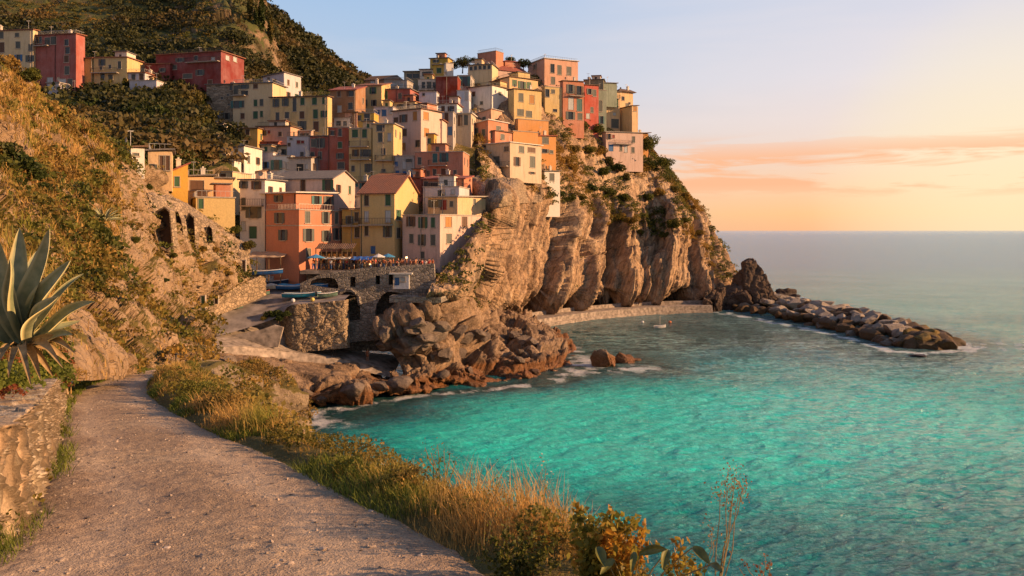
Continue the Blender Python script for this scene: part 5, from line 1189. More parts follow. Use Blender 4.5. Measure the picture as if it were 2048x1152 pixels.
for i in range(12):
    me = rock_mesh(200+i, 3, .72); me.materials.append(M_bw[0 if i < 6 else (1 if i < 10 else 2)]); RM.append(me)
fl_ = [Vector(PW(x, y, 0)) for x, y in ((1440,618),(1520,634),(1600,648),(1690,668),(1780,693),(1845,700),(1890,696))]
bk_ = [Vector(PW(x, y, 0)) for x, y in ((1560,590),(1600,602),(1660,617),(1730,634),(1800,652),(1865,674),(1898,686))]
rr = random.Random(12); lp = lambda L_, t_: (lambda s_, i: L_[i].lerp(L_[i+1], s_-i))(t_*(len(L_)-1), min(int(t_*(len(L_)-1)), len(L_)-2))
cnt = 0
for i in range(52):
    t_ = (i+rr.uniform(-.3, .3)+.5)/52; t_ = min(.999, max(0, t_)); A, B = lp(fl_, t_), lp(bk_, t_); wdt = (B-A).length; m_ = 5
    for j in range(m_):
        s_ = (j+rr.uniform(.2, .8))/m_; p = A.lerp(B, s_); hgt = 3.5*(1-(2*s_-.9)**2)*(1-.55*t_**3)
        me = RM[rr.choice([0,1,2,3,4,5,0,1,2,3,6,7,8]) if t_ < .72 else rr.choice([6,7,8,9,10,11,10,11,2])]
        if s_ > .72 or s_ < .12: me = RM[rr.choice([6,7,8,9])]
        o = bpy.data.objects.new('boulder', me); link(o); sz = rr.uniform(1.5, 3.0); o.scale = (sz*rr.uniform(.9, 1.3), sz, sz*rr.uniform(.8, 1.05)); o.rotation_euler = (rr.uniform(-.3, .3), rr.uniform(-.3, .3), rr.uniform(0, 6.28))
        o.location = (p.x, p.y, max(-.3, hgt-.9+rr.uniform(-.5, .5))); cnt += 1
        where = 'inner half' if t_ < .5 else ('outer half' if t_ < .85 else 'seaward tip')
        tone = 'pale grey' if RM.index(me) < 6 else ('dark brown' if RM.index(me) < 10 else 'ochre stained'); side = 'cove side' if s_ < .34 else ('crest' if s_ < .67 else 'open sea side')
        tag(o, f'{tone} boulder on the {side} of the breakwater, {where}', 'boulder', f'{tone} boulders, {side}, {where} of the breakwater')
# sea stack and outliers
def big_rock(label, px, py, Y, rx, ry, rz, seed, mat, name='sea_rock', zc=None):
    me = rock_mesh(seed, 6, 1.0); n = len(me.vertices); v = np.zeros(n*3); me.vertices.foreach_get('co', v); v = v.reshape(-1, 3)*np.array([rx, ry, rz])
    wpos = v+np.array([P(px, py, Y)[0], Y, 0]); nn = v/np.array([rx, ry, rz]); v += nn*(min(rx, rz)*.22*facets(wpos*np.array([.35, .35, .22])*4/max(3, rx), seed, 1.3, .5)+min(rx, rz)*.07*facets(wpos*1.1, seed+1, 1.2, .4)+.05*fbm(wpos*3, 2, seed))[:, None]
    me.vertices.foreach_set('co', v.ravel()); me.materials.append(mat); me.update(); o = link(bpy.data.objects.new(name, me)); x, y, z = P(px, py, Y); o.location = (x, y, z if zc is None else zc); tag(o, label, 'rock'); return o
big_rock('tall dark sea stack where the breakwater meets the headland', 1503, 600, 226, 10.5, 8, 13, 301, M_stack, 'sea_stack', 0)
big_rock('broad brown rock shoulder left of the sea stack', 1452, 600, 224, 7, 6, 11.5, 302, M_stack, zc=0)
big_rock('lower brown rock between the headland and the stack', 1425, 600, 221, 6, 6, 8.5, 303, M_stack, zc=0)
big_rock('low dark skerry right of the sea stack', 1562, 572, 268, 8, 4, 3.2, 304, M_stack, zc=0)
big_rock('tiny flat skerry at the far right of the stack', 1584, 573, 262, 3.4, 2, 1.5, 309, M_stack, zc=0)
big_rock('left islet washed by surf off the promontory', 1212, 735, 130, 2.4, 2.0, 3.0, 305, M_shore, zc=.2)
big_rock('right islet washed by surf off the promontory', 1254, 728, 133, 2.1, 1.5, 1.7, 306, M_shore, zc=.2)
big_rock('small wave-washed rock at the surf line of the islets', 1272, 724, 135, .9, .7, .6, 307, M_shore, zc=.1)
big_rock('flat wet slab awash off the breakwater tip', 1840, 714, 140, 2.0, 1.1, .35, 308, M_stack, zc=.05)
M_bl = rock_mat('grey_boulder', [(.09, .07, .055), (.19, .15, .12), (.30, .23, .17)], scale=.3, wet=((.08, .04, .02), .3))
SM = []
for i in range(6): me = rock_mesh(330+i, 4, .8); me.materials.append(M_bl); SM.append(me)
zones = [((760,880), (650,700), 'grey boulder in the gully below the harbour arches', (1.0, 2.2), 26), ((560,800), (765,800), 'dark boulder at the foot of the quay rocks', (.8, 1.8), 10), ((850,1120), (660,755), 'brown boulder on the jagged promontory', (.7, 1.9), 22), ((420,540), (720,830), 'fallen block on the slope below the path', (.6, 1.3), 14)]
for (xa, xb), (ya, yb), lab, (sa, sb), n in zones:
    for i in range(n):
        px, py = rr.uniform(xa, xb), rr.uniform(ya, yb); g_ = hit(px, py, 'promontory_rocks', 'shore_rocks')
        if not g_: continue
        o = link(bpy.data.objects.new('boulder', rr.choice(SM))); s_ = rr.uniform(sa, sb); o.scale = (s_*rr.uniform(.9, 1.3), s_, s_*.9); o.rotation_euler = (rr.uniform(-.4, .4), rr.uniform(-.4, .4), rr.uniform(0, 6.3)); o.location = g_[0]+Vector((0, 0, s_*.15)); tag(o, lab, 'boulder', lab.replace('boulder', 'boulders').replace('block', 'blocks'))
# ------------------------------------------------------------------ vegetation
g = np.random.default_rng(11)
def scatter(name, n, mask, seed):
    r = np.random.default_rng(seed); q, nn = GRIDS[name]; pts = q.reshape(-1, 3); nr = nn.reshape(-1, 3)
    px = CX+F*pts[:, 0]/np.maximum(pts[:, 1], .1); py = HY+F*(H-pts[:, 2])/np.maximum(pts[:, 1], .1)
    w_ = np.asarray(mask(px, py, pts, nr), dtype=float); w_ = np.where((px > -120) & (px < 2150) & (py > -60) & (py < 1250), w_, 0)
    w_ = w_/w_.sum(); i = r.choice(len(pts), n, p=w_); return pts[i]+r.normal(size=(n, 3))*.1, nr[i]
def clumps(name, pts, nrm, rad, cards, csize, mat, seed, squash=.8, lift=.45, stretch=1.4):
    r = np.random.default_rng(seed); K = len(pts); rad = np.asarray(rad)
    idx = np.repeat(np.arange(K), cards); d = r.normal(size=(len(idx), 3)); d /= np.linalg.norm(d, axis=1, keepdims=True); d[:, 2] = np.abs(d[:, 2])*1.1-.25
    lob = 1+.35*vnoise(d*1.7+idx[:, None]*3.7, seed)
    c = pts[idx]+nrm[idx]*(rad[idx]*lift*.5)[:, None]+np.array([0, 0, 1.])*(rad[idx]*lift*.5)[:, None]+d*(rad[idx]*r.uniform(.5, 1, len(idx))**.5*lob)[:, None]*np.array([1, 1, squash])
    t_ = np.clip((r.uniform(0, 1, K)[idx]**1.3)*.78+r.uniform(0, 1, len(idx))*.22, 0, 1)
    v, q, tt = leaf_cards(c, csize*rad[idx]*r.uniform(.7, 1.3, len(idx)), t_, r, stretch)
    o = np_mesh(name, v, q, mat, smooth=False, attrs=dict(tint=tt)); tag(o, kind='stuff'); return o
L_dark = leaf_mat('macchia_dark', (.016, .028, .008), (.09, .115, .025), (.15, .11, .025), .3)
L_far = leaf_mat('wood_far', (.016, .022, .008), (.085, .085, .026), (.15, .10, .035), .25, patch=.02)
L_head = leaf_mat('headland_scrub', (.03, .042, .010), (.17, .17, .03), (.32, .19, .04), .35, patch=.06)
L_gold = leaf_mat('dry_scrub', (.12, .075, .018), (.46, .29, .075), (.16, .16, .03), .4, patch=.25)
L_grass = leaf_mat('dry_grass', (.22, .12, .03), (.75, .48, .16), (.28, .27, .05), .5, patch=.8)
L_green = leaf_mat('green_weeds', (.05, .075, .012), (.26, .29, .05), None, .45)
nz = lambda p, s, sd: fbm(p*s, 3, sd)
# woods on the hills
m_ = lambda px, py, p, n: (px > 380)*1.0
pts, nn = scatter('far_hill', 2600, m_, 1); clumps('hill_woods', pts, nn, 1.6+3.4*g.uniform(0, 1, len(pts))**1.8, 46, .27, L_far, 2, .8)
def mh(px, py, p, n):
    k = nz(p, .05, 3); crag = (px > 425+.0*py) & (px < 560) & (k > -.12) & (py < 150); ter = np.where(k < .06, 1.0, .16); return np.where(crag, .10, ter)*(py < 330)
pts, nn = scatter('terraced_hill', 6200, mh, 4); clumps('terrace_scrub', pts, nn, .6+2.6*g.uniform(0, 1, len(pts))**2, 40, .25, L_far, 5, .7)
def mh2(px, py, p, n): return (py > 165)*(px > 60)*(px < 404)*np.where(nz(p, .06, 6) > -.15, 1., .1)
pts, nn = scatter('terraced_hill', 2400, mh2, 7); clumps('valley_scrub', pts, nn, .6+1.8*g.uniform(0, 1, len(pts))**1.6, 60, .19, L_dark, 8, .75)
pts, nn = scatter('terraced_hill', 3000, lambda px, py, p, n: np.where(nz(p, .05, 3) > .0, 1., .05)*(py < 330)*(px < 430), 45); clumps('terrace_vines', pts, nn, g.uniform(.4, 1.0, len(pts)), 26, .34, L_head, 46, .5)
# headland
def topline(px): return np.interp(px, [850, 930, 1010, 1090, 1130, 1200, 1235, 1300, 1350, 1395, 1440], [470, 420, 400, 405, 415, 432, 470, 478, 455, 500, 560])
def mhd(px, py, p, n):
    k = nz(p, .09, 9); a = (py < topline(px)+18*k)*(px > 1060); low = (py < 585)*(px < 975)*.55; edge = (px > 1380)*.10*(py < 560)
    return np.where(a, np.where(k > -.12, 1.0, .12), 0)+low*np.where(k > 0, .5, .1)+edge+.004
pts, nn = scatter('headland_cliff', 4200, mhd, 10); clumps('headland_scrub', pts, nn, g.uniform(.4, 1.4, len(pts)), 44, .24, L_head, 11, .75)
pts, nn = scatter('village_slope', 1800, lambda px, py, p, n: np.where(nz(p, .1, 12) > 0, 1., .2), 13); clumps('village_garden_scrub', pts, nn, g.uniform(.4, 1.2, len(pts)), 26, .30, L_dark, 14, .75)
# near hillside
def mn(px, py, p, n):
    band = np.exp(-((py-(232+.50*px))/26)**2)
    k = nz(p, .12, 15); rock = ((px > 230) & (py > 540)) | ((py > 610) & (px > 120)); rock = rock | ((px > 225) & (py > 335)); return np.where(rock, .06, np.where(k > .0, 1., .15))*np.clip(p[:, 1]/60, .12, 1)*(py < 760)*(1-.9*band)
pts, nn = scatter('near_hillside', 1900, mn, 16); clumps('hillside_scrub', pts, nn, np.clip(pts[:, 1]/60, .25, 1)*g.uniform(.25, .85, len(pts)), 34, .26, L_gold, 17, .8)
pts, nn = scatter('near_hillside', 950, lambda px, py, p, n: mn(px, py, p, n)*np.where(nz(p, .07, 40) > .05, 1., .05), 18); clumps('green_hillside_scrub', pts, nn, np.clip(pts[:, 1]/60, .25, 1)*g.uniform(.4, 1.2, len(pts)), 40, .24, L_head, 19, .8)

# countable bushes and trees: one mesh per kind, copies placed on the ground
def bush_mesh(seed, n, cs, mat, lobes=8, sz=(1, 1, .8)):
    r = np.random.default_rng(seed); p, t_ = crown_points(n, r, *sz, lobes=lobes); p[:, 2] += .45
    v, q, tt = leaf_cards(p, cs*r.uniform(.7, 1.3, n), t_, r, 1.4); o = np_mesh('crown', v, q, mat, smooth=False, attrs=dict(tint=tt)); me = o.data; bpy.data.objects.remove(o); return me
BD = [bush_mesh(50+i, 1500, .12, L_dark) for i in range(3)]; BH = [bush_mesh(60+i, 1500, .12, L_head) for i in range(4)]; BG = [bush_mesh(70+i, 1300, .12, L_gold) for i in range(3)]
mbk = MB()
for i in range(5): a_ = i*1.3; mbk.tube([(0, 0, -.3), (.15*math.cos(a_), .15*math.sin(a_), .15), (.5*math.cos(a_), .5*math.sin(a_), .6)], .05, 5, r2=.015)
o = mbk.build('stems', M_darkwood); STEM = o.data; bpy.data.objects.remove(o)
br = random.Random(8)
def bush(px, py, rpx, kind, label, group, sheets, name='bush', cat='bush', Y=None):
    h_ = hit(px, py+rpx*.5, *sheets) if Y is None else [Vector(P(px, py+rpx*.5, Y))]
    if not h_: return
    p = h_[0]; s_ = rpx/F*p.y
    r = empty(name, p, br.uniform(0, 6.28)); r.scale = (s_*br.uniform(.9, 1.15), s_, s_*br.uniform(.85, 1.1)); tag(r, label, cat, group)
    link(bpy.data.objects.new('foliage', br.choice(dict(d=BD, h=BH, g=BG)[kind])), r); link(bpy.data.objects.new('stems', STEM), r)
for px, py, rp, k in [(1165,252,20,'h'),(1190,262,18,'h'),(1140,250,12,'h'),(1150,300,16,'h'),(1180,300,16,'h'),(1200,300,14,'h'),(1150,335,20,'h'),(1130,320,14,'h')]:
    bush(px, py, rp, k, 'green bush on the steep slope between the coral red block and the white tower', 'bushes between the coral block and the white tower', ['headland_cliff'])
for px, py, rp, k in [(1215,325,14,'d'),(1235,335,18,'d'),(1262,330,20,'d'),(1285,335,16,'h'),(1300,330,16,'h'),(1322,322,16,'h'),(1250,355,14,'d'),(1205,345,18,'h')]:
    bush(px, py, rp, k, 'dark bush in the belt under the pink and white villa', 'bushes under the villa', ['headland_cliff'])
for px, py, rp, k in [(1180,375,18,'d'),(1165,395,14,'h'),(1220,385,20,'h'),(1250,395,16,'h'),(1290,395,15,'h'),(1320,385,15,'g'),(1350,378,13,'h'),(1370,395,14,'h'),(1385,415,12,'h'),(1120,385,13,'d'),(1140,395,13,'h')]:
    bush(px, py, rp, k, 'green bush halfway up the headland above the rock face', 'bushes halfway up the headland', ['headland_cliff'])
for px, py, rp, k in [(1240,435,18,'g'),(1262,440,18,'h'),(1280,465,12,'h'),(1345,450,20,'h'),(1330,470,13,'h'),(1365,440,14,'h'),(1400,465,10,'h'),(1300,430,10,'g')]:
    bush(px, py, rp, k, 'bush at the low footpath wall near the tip of the headland', 'bushes at the low footpath wall', ['headland_cliff'])
for px, py, rp, k in [(25,320,42,'d'),(62,345,34,'d'),(85,375,22,'d'),(150,370,18,'h')]:
    bush(px, py, rp, k, 'large dark bush on the terrace of the near hillside at the left', 'large dark bushes at the left', ['near_hillside'])
for px, py, rp, k in [(15,130,26,'g'),(55,150,26,'h'),(95,165,24,'h'),(20,180,22,'g'),(150,250,26,'h'),(125,225,18,'g'),(180,262,18,'g'),(90,215,16,'h'),(60,250,15,'g'),(225,285,13,'h')]:
    bush(px, py, rp, k, 'sunlit bush along the upper ridge of the near hillside', 'bushes along the ridge', ['near_hillside'])
for px, py, rp, k in [(205,315,18,'h'),(235,335,14,'h'),(185,350,16,'d'),(140,400,15,'h'),(300,375,10,'h'),(175,470,14,'h'),(290,590,13,'h'),(330,560,9,'d'),(405,498,13,'h'),(432,500,11,'g'),(345,510,11,'h'),(455,545,12,'h'),(270,480,12,'h')]:
    bush(px, py, rp, k, 'bush rooted in the stony middle part of the near hillside', 'bushes on the stony middle slope', ['near_hillside', 'ruined_wall'])
for px, py, rp, k in [(468,462,15,'h'),(500,490,17,'d'),(520,480,14,'d'),(540,500,16,'d'),(560,508,14,'d'),(578,520,12,'d')]:
    bush(px, py, rp, k, 'dark leafy bush between the ruined wall and the coral house', 'bushes beside the coral house', ['village_slope', 'harbour_ramp', 'ruined_wall', 'near_hillside'])
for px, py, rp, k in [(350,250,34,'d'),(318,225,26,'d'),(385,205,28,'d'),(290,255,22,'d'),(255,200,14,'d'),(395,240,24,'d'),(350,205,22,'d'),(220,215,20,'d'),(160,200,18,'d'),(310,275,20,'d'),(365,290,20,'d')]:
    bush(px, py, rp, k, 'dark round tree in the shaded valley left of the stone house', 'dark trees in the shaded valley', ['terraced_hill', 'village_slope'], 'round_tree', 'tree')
for px, py, rp, k in [(540,628,15,'d'),(556,633,17,'d'),(573,627,13,'d'),(528,636,11,'h')]:
    bush(px, py, rp, k, 'dark bush growing on the edge of the bastion', 'bushes on the bastion edge', [], Y=109.3)
for px, py, rp, k in [(455,800,15,'h'),(480,812,14,'h'),(372,765,13,'g'),(340,775,12,'g')]:
    bush(px, py, rp, k, 'low bush beside the far part of the gravel path', 'bushes beside the path', ['foreground_bank', 'shore_rocks'])
def tree(px, py, rpx, tpx, label, Y=None, sheets=('headland_cliff',), kind='h', lean=.2):
    if Y is None: p = hit(px, py, *sheets)[0]
    else: p = Vector(P(px, py, Y))
    s_ = rpx/F*p.y; th_ = tpx/F*p.y; r = empty('leafy_tree', p); tag(r, label, 'tree')
    mb = MB(); top = Vector((lean*th_, 0, th_)); mb.tube([(0, 0, -1), (lean*th_*.3, 0, th_*.4), top], .05*s_+.08, 7, r2=.05)
    for i in range(6): a_ = i*1.05; mb.tube([top*.6, top*.8+Vector((math.cos(a_)*s_*.3, math.sin(a_)*s_*.3, s_*.15)), top+Vector((math.cos(a_)*s_*.6, math.sin(a_)*s_*.6, s_*.35))], .06, 5, r2=.02)
    mb.build('trunk', M_darkwood, r); c_ = link(bpy.data.objects.new('crown', bush_mesh(int(px), 2000, .09, dict(h=L_head, d=L_dark)[kind], 22, (1, 1, .85))), r); c_.scale = (s_,)*3; c_.location = top-Vector((0, 0, s_*.2))
tree(1296, 318, 24, 22, 'leafy tree standing against the sky beside the villa', kind='h')
tree(1322, 350, 20, 18, 'wind bent tree leaning out over the headland edge', kind='h', lean=.4)
tree(948, 135, 12, 8, 'small dark tree left of the red orange summit tower', 224, kind='d')
tree(925, 140, 18, 8, 'broad dark tree behind the mustard yellow house', 228, kind='d')
tree(1047, 138, 15, 6, 'dark tree left of the peach house on the skyline', 232, kind='d')
tree(1020, 130, 12, 4, 'low dark tree behind the long red orange house', 236, kind='d')
tree(905, 140, 13, 4, 'small dark tree between the white cube house and the summit', 230, kind='d')
tree(1205, 262, 9, 3, 'small bush-like tree on the ledge under the peach house', kind='d')
def cypress(px, py, hpx, wpx, label, sheets=('terraced_hill',)):
    h_ = hit(px, py, *sheets)
    if not h_: return
    p = h_[0]; hh = hpx/F*p.y; ww_ = wpx/F*p.y/2; r = empty('cypress_tree', p); tag(r, label, 'tree'); rg = np.random.default_rng(int(px)); n = 900; z_ = rg.uniform(0, 1, n)**.8; a_ = rg.uniform(0, 6.28, n)
    rad = ww_*np.sin(np.clip(z_*.9+.1, 0, 1)*PI)**.6*(.75+.3*np.sin(a_*3+z_*9))*rg.uniform(.6, 1, n); c = np.stack([np.cos(a_)*rad, np.sin(a_)*rad, z_*hh], 1)
    v, q, tt = leaf_cards(c, ww_*.45*rg.uniform(.7, 1.2, n), rg.uniform(0, .8, n), rg, 1.8, 1.2); o = np_mesh('crown', v, q, L_dark, r, smooth=False, attrs=dict(tint=tt)); mb = MB(); mb.tube([(0, 0, -1), (0, 0, hh*.5)], .15, 6); mb.build('trunk', M_darkwood, r)
cypress(523, 62, 66, 16, 'tallest dark cypress on the crag edge against the sky'); cypress(541, 88, 58, 12, 'narrower dark cypress right of the tallest one'); cypress(500, 40, 55, 14, 'dark cypress at the top edge of the crag'); cypress(512, 50, 40, 10, 'short cypress between the two crag cypresses')
cypress(250, 192, 34, 16, 'dark cypress in front of the low white terrace house'); cypress(291, 184, 16, 8, 'small cypress beside the long red apartment block', ('terraced_hill',))

# ------------------------------------------------------------------ grass
def blades(name, base, h_, w_, tint, seed, mat, lean=.35, parent=None, kind='stuff'):
    r = np.random.default_rng(seed); n = len(base); a_ = r.uniform(0, 2*PI, n); side = np.stack([np.cos(a_), np.sin(a_), 0*a_], 1)
    b_ = r.uniform(0, 2*PI, n); ln = np.stack([np.cos(b_), np.sin(b_), 0*b_], 1)*(r.uniform(.1, 1, n)*lean)[:, None]; ln += np.array([-.10, 0, 0])
    V = []
    for k, (t_, ww_) in enumerate(((0, 1), (.35, .9), (.7, .6), (1, .12))):
        c = base+np.array([0, 0, 1.])*(h_*t_*(1-.15*t_))[:, None]+ln*(h_*t_*t_)[:, None]; s_ = side*(w_*ww_*.5)[:, None]; V += [c-s_, c+s_]
    v = np.stack(V, 1).reshape(-1, 3); i = np.arange(n)[:, None]*8; q = np.concatenate([i+np.array([[2*k, 2*k+1, 2*k+3, 2*k+2]]) for k in range(3)], 0)
    o = np_mesh(name, v, q, mat, parent, smooth=True, attrs=dict(tint=np.repeat(tint, 8)))
    if kind: tag(o, kind=kind)
    return o
Rv = np.array([s_[1] for s_ in st]); Lv = np.array([s_[0] for s_ in st])
def along(A, cr_, n, r, k0, k1, o0, o1, pw=1.0):
    t_ = r.uniform(k0, k1, n); i = np.minimum(np.floor(t_).astype(int), len(A)-2); f_ = (t_-i)[:, None]; b_ = A[i]*(1-f_)+A[i+1]*f_; c_ = cr_[i]*(1-f_)+cr_[i+1]*f_
    p = b_+c_*(o0+(o1-o0)*r.uniform(0, 1, n)**pw)[:, None]; return p
def snap(p, *names):
    out = []
    for a in p:
        d = None
        for nm in names:
            r_ = SHEETS[nm].ray_cast(Vector((a[0], a[1], 40)), Vector((0, 0, -1)))
            if r_[0] is not None and (d is None or r_[0].z > d): d = r_[0].z
        out.append(a[2] if d is None else d)
    q = p.copy(); q[:, 2] = np.array(out)-.02; return q
r = np.random.default_rng(21)
p = snap(along(Rv, cr, 46000, r, 1.6, 12.6, .0, 1.6, .8), 'foreground_bank')
dens = fbm(p*np.array([1.3, 1.3, 0]), 3, 200); keep = r.uniform(0, 1, len(p)) < np.clip(.50+1.5*dens, .05, 1); p = p[keep]; dens = dens[keep]
off = np.clip(fbm(p*.8, 2, 201)*1.5+.6, .25, 1.2); edge = np.clip((np.abs((p[:, 0]-np.interp(p[:, 1], Rv[:, 1], Rv[:, 0])))/.35), .35, 1)
hgt = (.16+.29*r.uniform(0, 1, len(p))**1.6)*off*edge
blades('verge_grass', p, hgt, np.clip(p[:, 1]*.0011, .004, .02)*r.uniform(.8, 1.5, len(p)), np.clip(r.uniform(0, 1, len(p))*.7+.25*off, 0, 1), 22, L_grass, .55)
p = snap(along(Rv, cr, 15000, r, 1.6, 12.6, .0, .55, 1.0), 'foreground_bank'); k = fbm(p*1.1, 2, 203) > .12; p = p[k]
blades('verge_green_grass', p, r.uniform(.05, .17, len(p)), np.clip(p[:, 1]*.0012, .005, .02), r.uniform(0, 1, len(p)), 23, L_green, .8)
p = snap(along(Lv, -cr, 14000, r, 2.6, 12.4, -.12, .55, .8), 'foreground_bank'); k = fbm(p*1.4, 2, 204) > -.12; p = p[k]
blades('wall_foot_grass', p, r.uniform(.05, .20, len(p)), np.clip(p[:, 1]*.0011, .005, .02), r.uniform(0, 1, len(p)), 24, L_green, .8)
pts, nn = scatter('foreground_bank', 380, lambda px, py, p, n: (p[:, 1] > 11)*(px > 295)*(py > 740)*(py < 930)*(p[:, 2] < H-1.5-.13*p[:, 1])*1.0, 47); clumps('bank_scrub', pts, nn, g.uniform(.15, .5, len(pts)), 90, .17, L_gold, 48, .9)
L_yel2 = leaf_mat('verge_leaf', (.07, .065, .012), (.34, .27, .05), (.14, .17, .03), .45, patch=.9)
# leafy cushions among the verge grass
p = snap(along(Rv, cr, 170, r, 1.6, 12.5, .25, 1.5, .8), 'foreground_bank'); clumps('verge_weeds', p, np.tile([0, 0, 1.], (len(p), 1)), r.uniform(.07, .18, len(p))*np.clip(p[:, 1]/8, .8, 1.2), 130, .15, L_yel2, 25, .9)
p = snap(along(Rv, cr, 330, r, 1.6, 12.5, .4, 1.5, .8), 'foreground_bank'); clumps('verge_dry_weeds', p+np.array([0, 0, .05]), np.tile([0, 0, 1.], (len(p), 1)), r.uniform(.07, .2, len(p))*np.clip(p[:, 1]/8, .8, 1.3), 130, .14, L_gold, 26, 1.1)
p = snap(along(Lv, -cr, 90, r, 2.8, 9, .1, .45, .8), 'foreground_bank'); clumps('wall_foot_weeds', p, np.tile([0, 0, 1.], (len(p), 1)), r.uniform(.06, .16, len(p)), 120, .18, L_head, 27, .9)
# dry grass over the near hillside
def mg(px, py, p, n): return ((py > 250) & (px < 330) & (py < 800) | ((px < 260) & (py < 800)))*np.where(nz(p, .3, 41) > -.2, 1., .1)*np.clip(1.4-p[:, 1]/90, .15, 1)*np.where(((px > 118) & (py > 540)) | (px > 240), .01, 1)
pts, nn = scatter('near_hillside', 42000, mg, 28)
blades('hillside_grass', pts, np.clip(pts[:, 1]*.013, .12, .6)*r.uniform(.5, 1.2, len(pts)), np.clip(pts[:, 1]*.0011, .006, .08)*1.2, r.uniform(0, 1, len(pts)), 29, L_grass, .6)
# garden plants behind the wall, some with reddish flowers
def gm(px, py, p, n): return (px < 125)*(px > -100)*(py > 660)*(p[:, 1] < 18)*1.0
pts, nn = scatter('near_hillside', 260, gm, 30); clumps('garden_ground_cover', pts, nn, r.uniform(.08, .22, len(pts)), 110, .20, L_green, 31, .9)
pts, nn = scatter('near_hillside', 70, gm, 32); clumps('reddish_succulents', pts, nn, r.uniform(.06, .15, len(pts)), 110, .22, leaf_mat('reddish_leaf', (.18, .05, .02), (.45, .16, .06), None, .4), 33, .9)
# pebbles on the path
pe = bmesh.new(); bmesh.ops.create_icosphere(pe, subdivisions=1, radius=1); pv = np.array([x.co[:] for x in pe.verts]); pf = np.array([[x.index for x in f_.verts] for f_ in pe.faces]); pe.free()
n = 900; p = along(Rv, -cr, n, r, 1.8, 9, .0, 2.6, 1.0); p = snap(p, 'gravel_path', 'foreground_bank'); s_ = r.uniform(.006, .020, n); sc3 = s_[:, None]*r.uniform(.6, 1.3, (n, 3))*np.array([1, 1, .6])
v = (pv[None]*sc3[:, None, :]*(1+.3*r.normal(size=(n, len(pv), 1)))+p[:, None]+np.array([0, 0, .02])).reshape(-1, 3); q = (pf[None]+np.arange(n)[:, None, None]*len(pv)).reshape(-1, 3)
o = np_mesh('path_pebbles', v, q, flat('pebble', (.34, .27, .21), .9, var=.4, scale=9), smooth=False); tag(o, kind='stuff')

# ------------------------------------------------------------------ dry stone wall at the left
bp = [(-420,1500),(-160,1240),(0,1095),(60,1043),(98,965),(112,915),(120,880),(128,845),(132,818),(131,800)]
B_ = [np.array([-3.05, -3, H-1.25]), np.array([-2.95, 1.2, H-1.4])]+[PP(x, y) for x, y in bp[2:]]
rows = []
for i, b0 in enumerate(B_):
    d = B_[min(i+1, len(B_)-1)]-B_[max(i-1, 0)]; d[2] = 0; d /= np.linalg.norm(d); s_ = np.array([-d[1], d[0], 0]); z3 = np.array([0, 0, 1.]); hh = .74-.012*b0[1]
    if i >= len(B_)-1: hh = .5
    rows.append([b0-z3*.3-s_*.02, b0, b0+z3*hh*.5+s_*.05, b0+z3*hh*.93+s_*.09, b0+z3*hh+s_*.13, b0+z3*hh+s_*.4, b0+z3*hh+s_*.72, b0+z3*(hh-.15)+s_*.80, b0-z3*.3+s_*.85])
rows.append([v_+np.array([0, .12, -.05]) for v_ in rows[-1]]); mid_ = sum(rows[-1])/9; rows.append([mid_+(v_-mid_)*.3+np.array([0, .12, -.1]) for v_ in rows[-1]])
def d_wall(p, n):
    side = np.clip(1-np.abs(n[:, 2])*1.3, 0, 1); q = p*np.array([6.0, 7.6, 4.2]); d1, gap, vv, rid = voro(q+.22*np.stack([fbm(q*.8, 2, 5), fbm(q*.8+9, 2, 6), fbm(q*.8+5, 2, 7)], 1), 77)
    global WALLA; WALLA = dict(gap=gap, tone=rid[:, 1])
    stone = .055*(1-np.exp(-gap*11))+.045*(rid[:, 0]-.5)+.045*((rid[:, 1]-.5)*vv[:, 0]+(rid[:, 2]-.5)*vv[:, 2]); q2 = p*np.array([1.4, 1.1, 5])
    return side*(stone*1.5-.03)+(1-side)*(.035*facets(q2, 78, .6, .5))+.008*fbm(p*14, 3, 79)
m, t, b = new_mat('dry_stone')
x = t.node('ShaderNodeAttribute', dict(attribute_name='tone')).outputs['Fac']; gp = t.node('ShaderNodeAttribute', dict(attribute_name='gap')).outputs['Fac']
c = t.ramp(x, [(0, (.22, .15, .09)), (.3, (.44, .33, .21)), (.6, (.60, .50, .36)), (.85, (.38, .26, .15)), (1, (.52, .36, .22))]); n1 = t.noise(t.pos(), 9, 5, .7); n2 = t.noise(t.pos(), 45, 4, .7); n3 = t.noise(t.pos(), 1.6, 4, .6)
c = t.mix(t.ramp(n1, [(.38, .75), (.55, 0)]), c, (.17, .125, .08)); c = t.mix(t.ramp(n2, [(.35, .6), (.55, 0)]), c, (.12, .09, .06)); c = t.mix(t.ramp(n3, [(.58, 0), (.68, .5)]), c, (.20, .15, .06))
up_ = t.node('ShaderNodeSeparateXYZ', None, i0=t.n.new('ShaderNodeNewGeometry').outputs['True Normal']).outputs[2]
c = t.mix(t.math('MULTIPLY', t.ramp(gp, [(.0, 1), (.12, .5), (.2, 0)]), t.ramp(up_, [(.5, 1), (.8, .2)])), c, (.09, .065, .04))
t.put(b, 'Base Color', c); t.put(b, 'Roughness', .95); t.put(b, 'Normal', t.bump(t.math('ADD', n1, t.math('MULTIPLY', n2, .5)), .8, .03))
o, _ = sheet('dry_stone_wall', rows, 170, 1000, d_wall, m, kind='x', attrs=lambda: WALLA); del o['kind']; tag(o, 'low sunlit dry stone wall with a flat top along the left of the gravel path', 'wall')

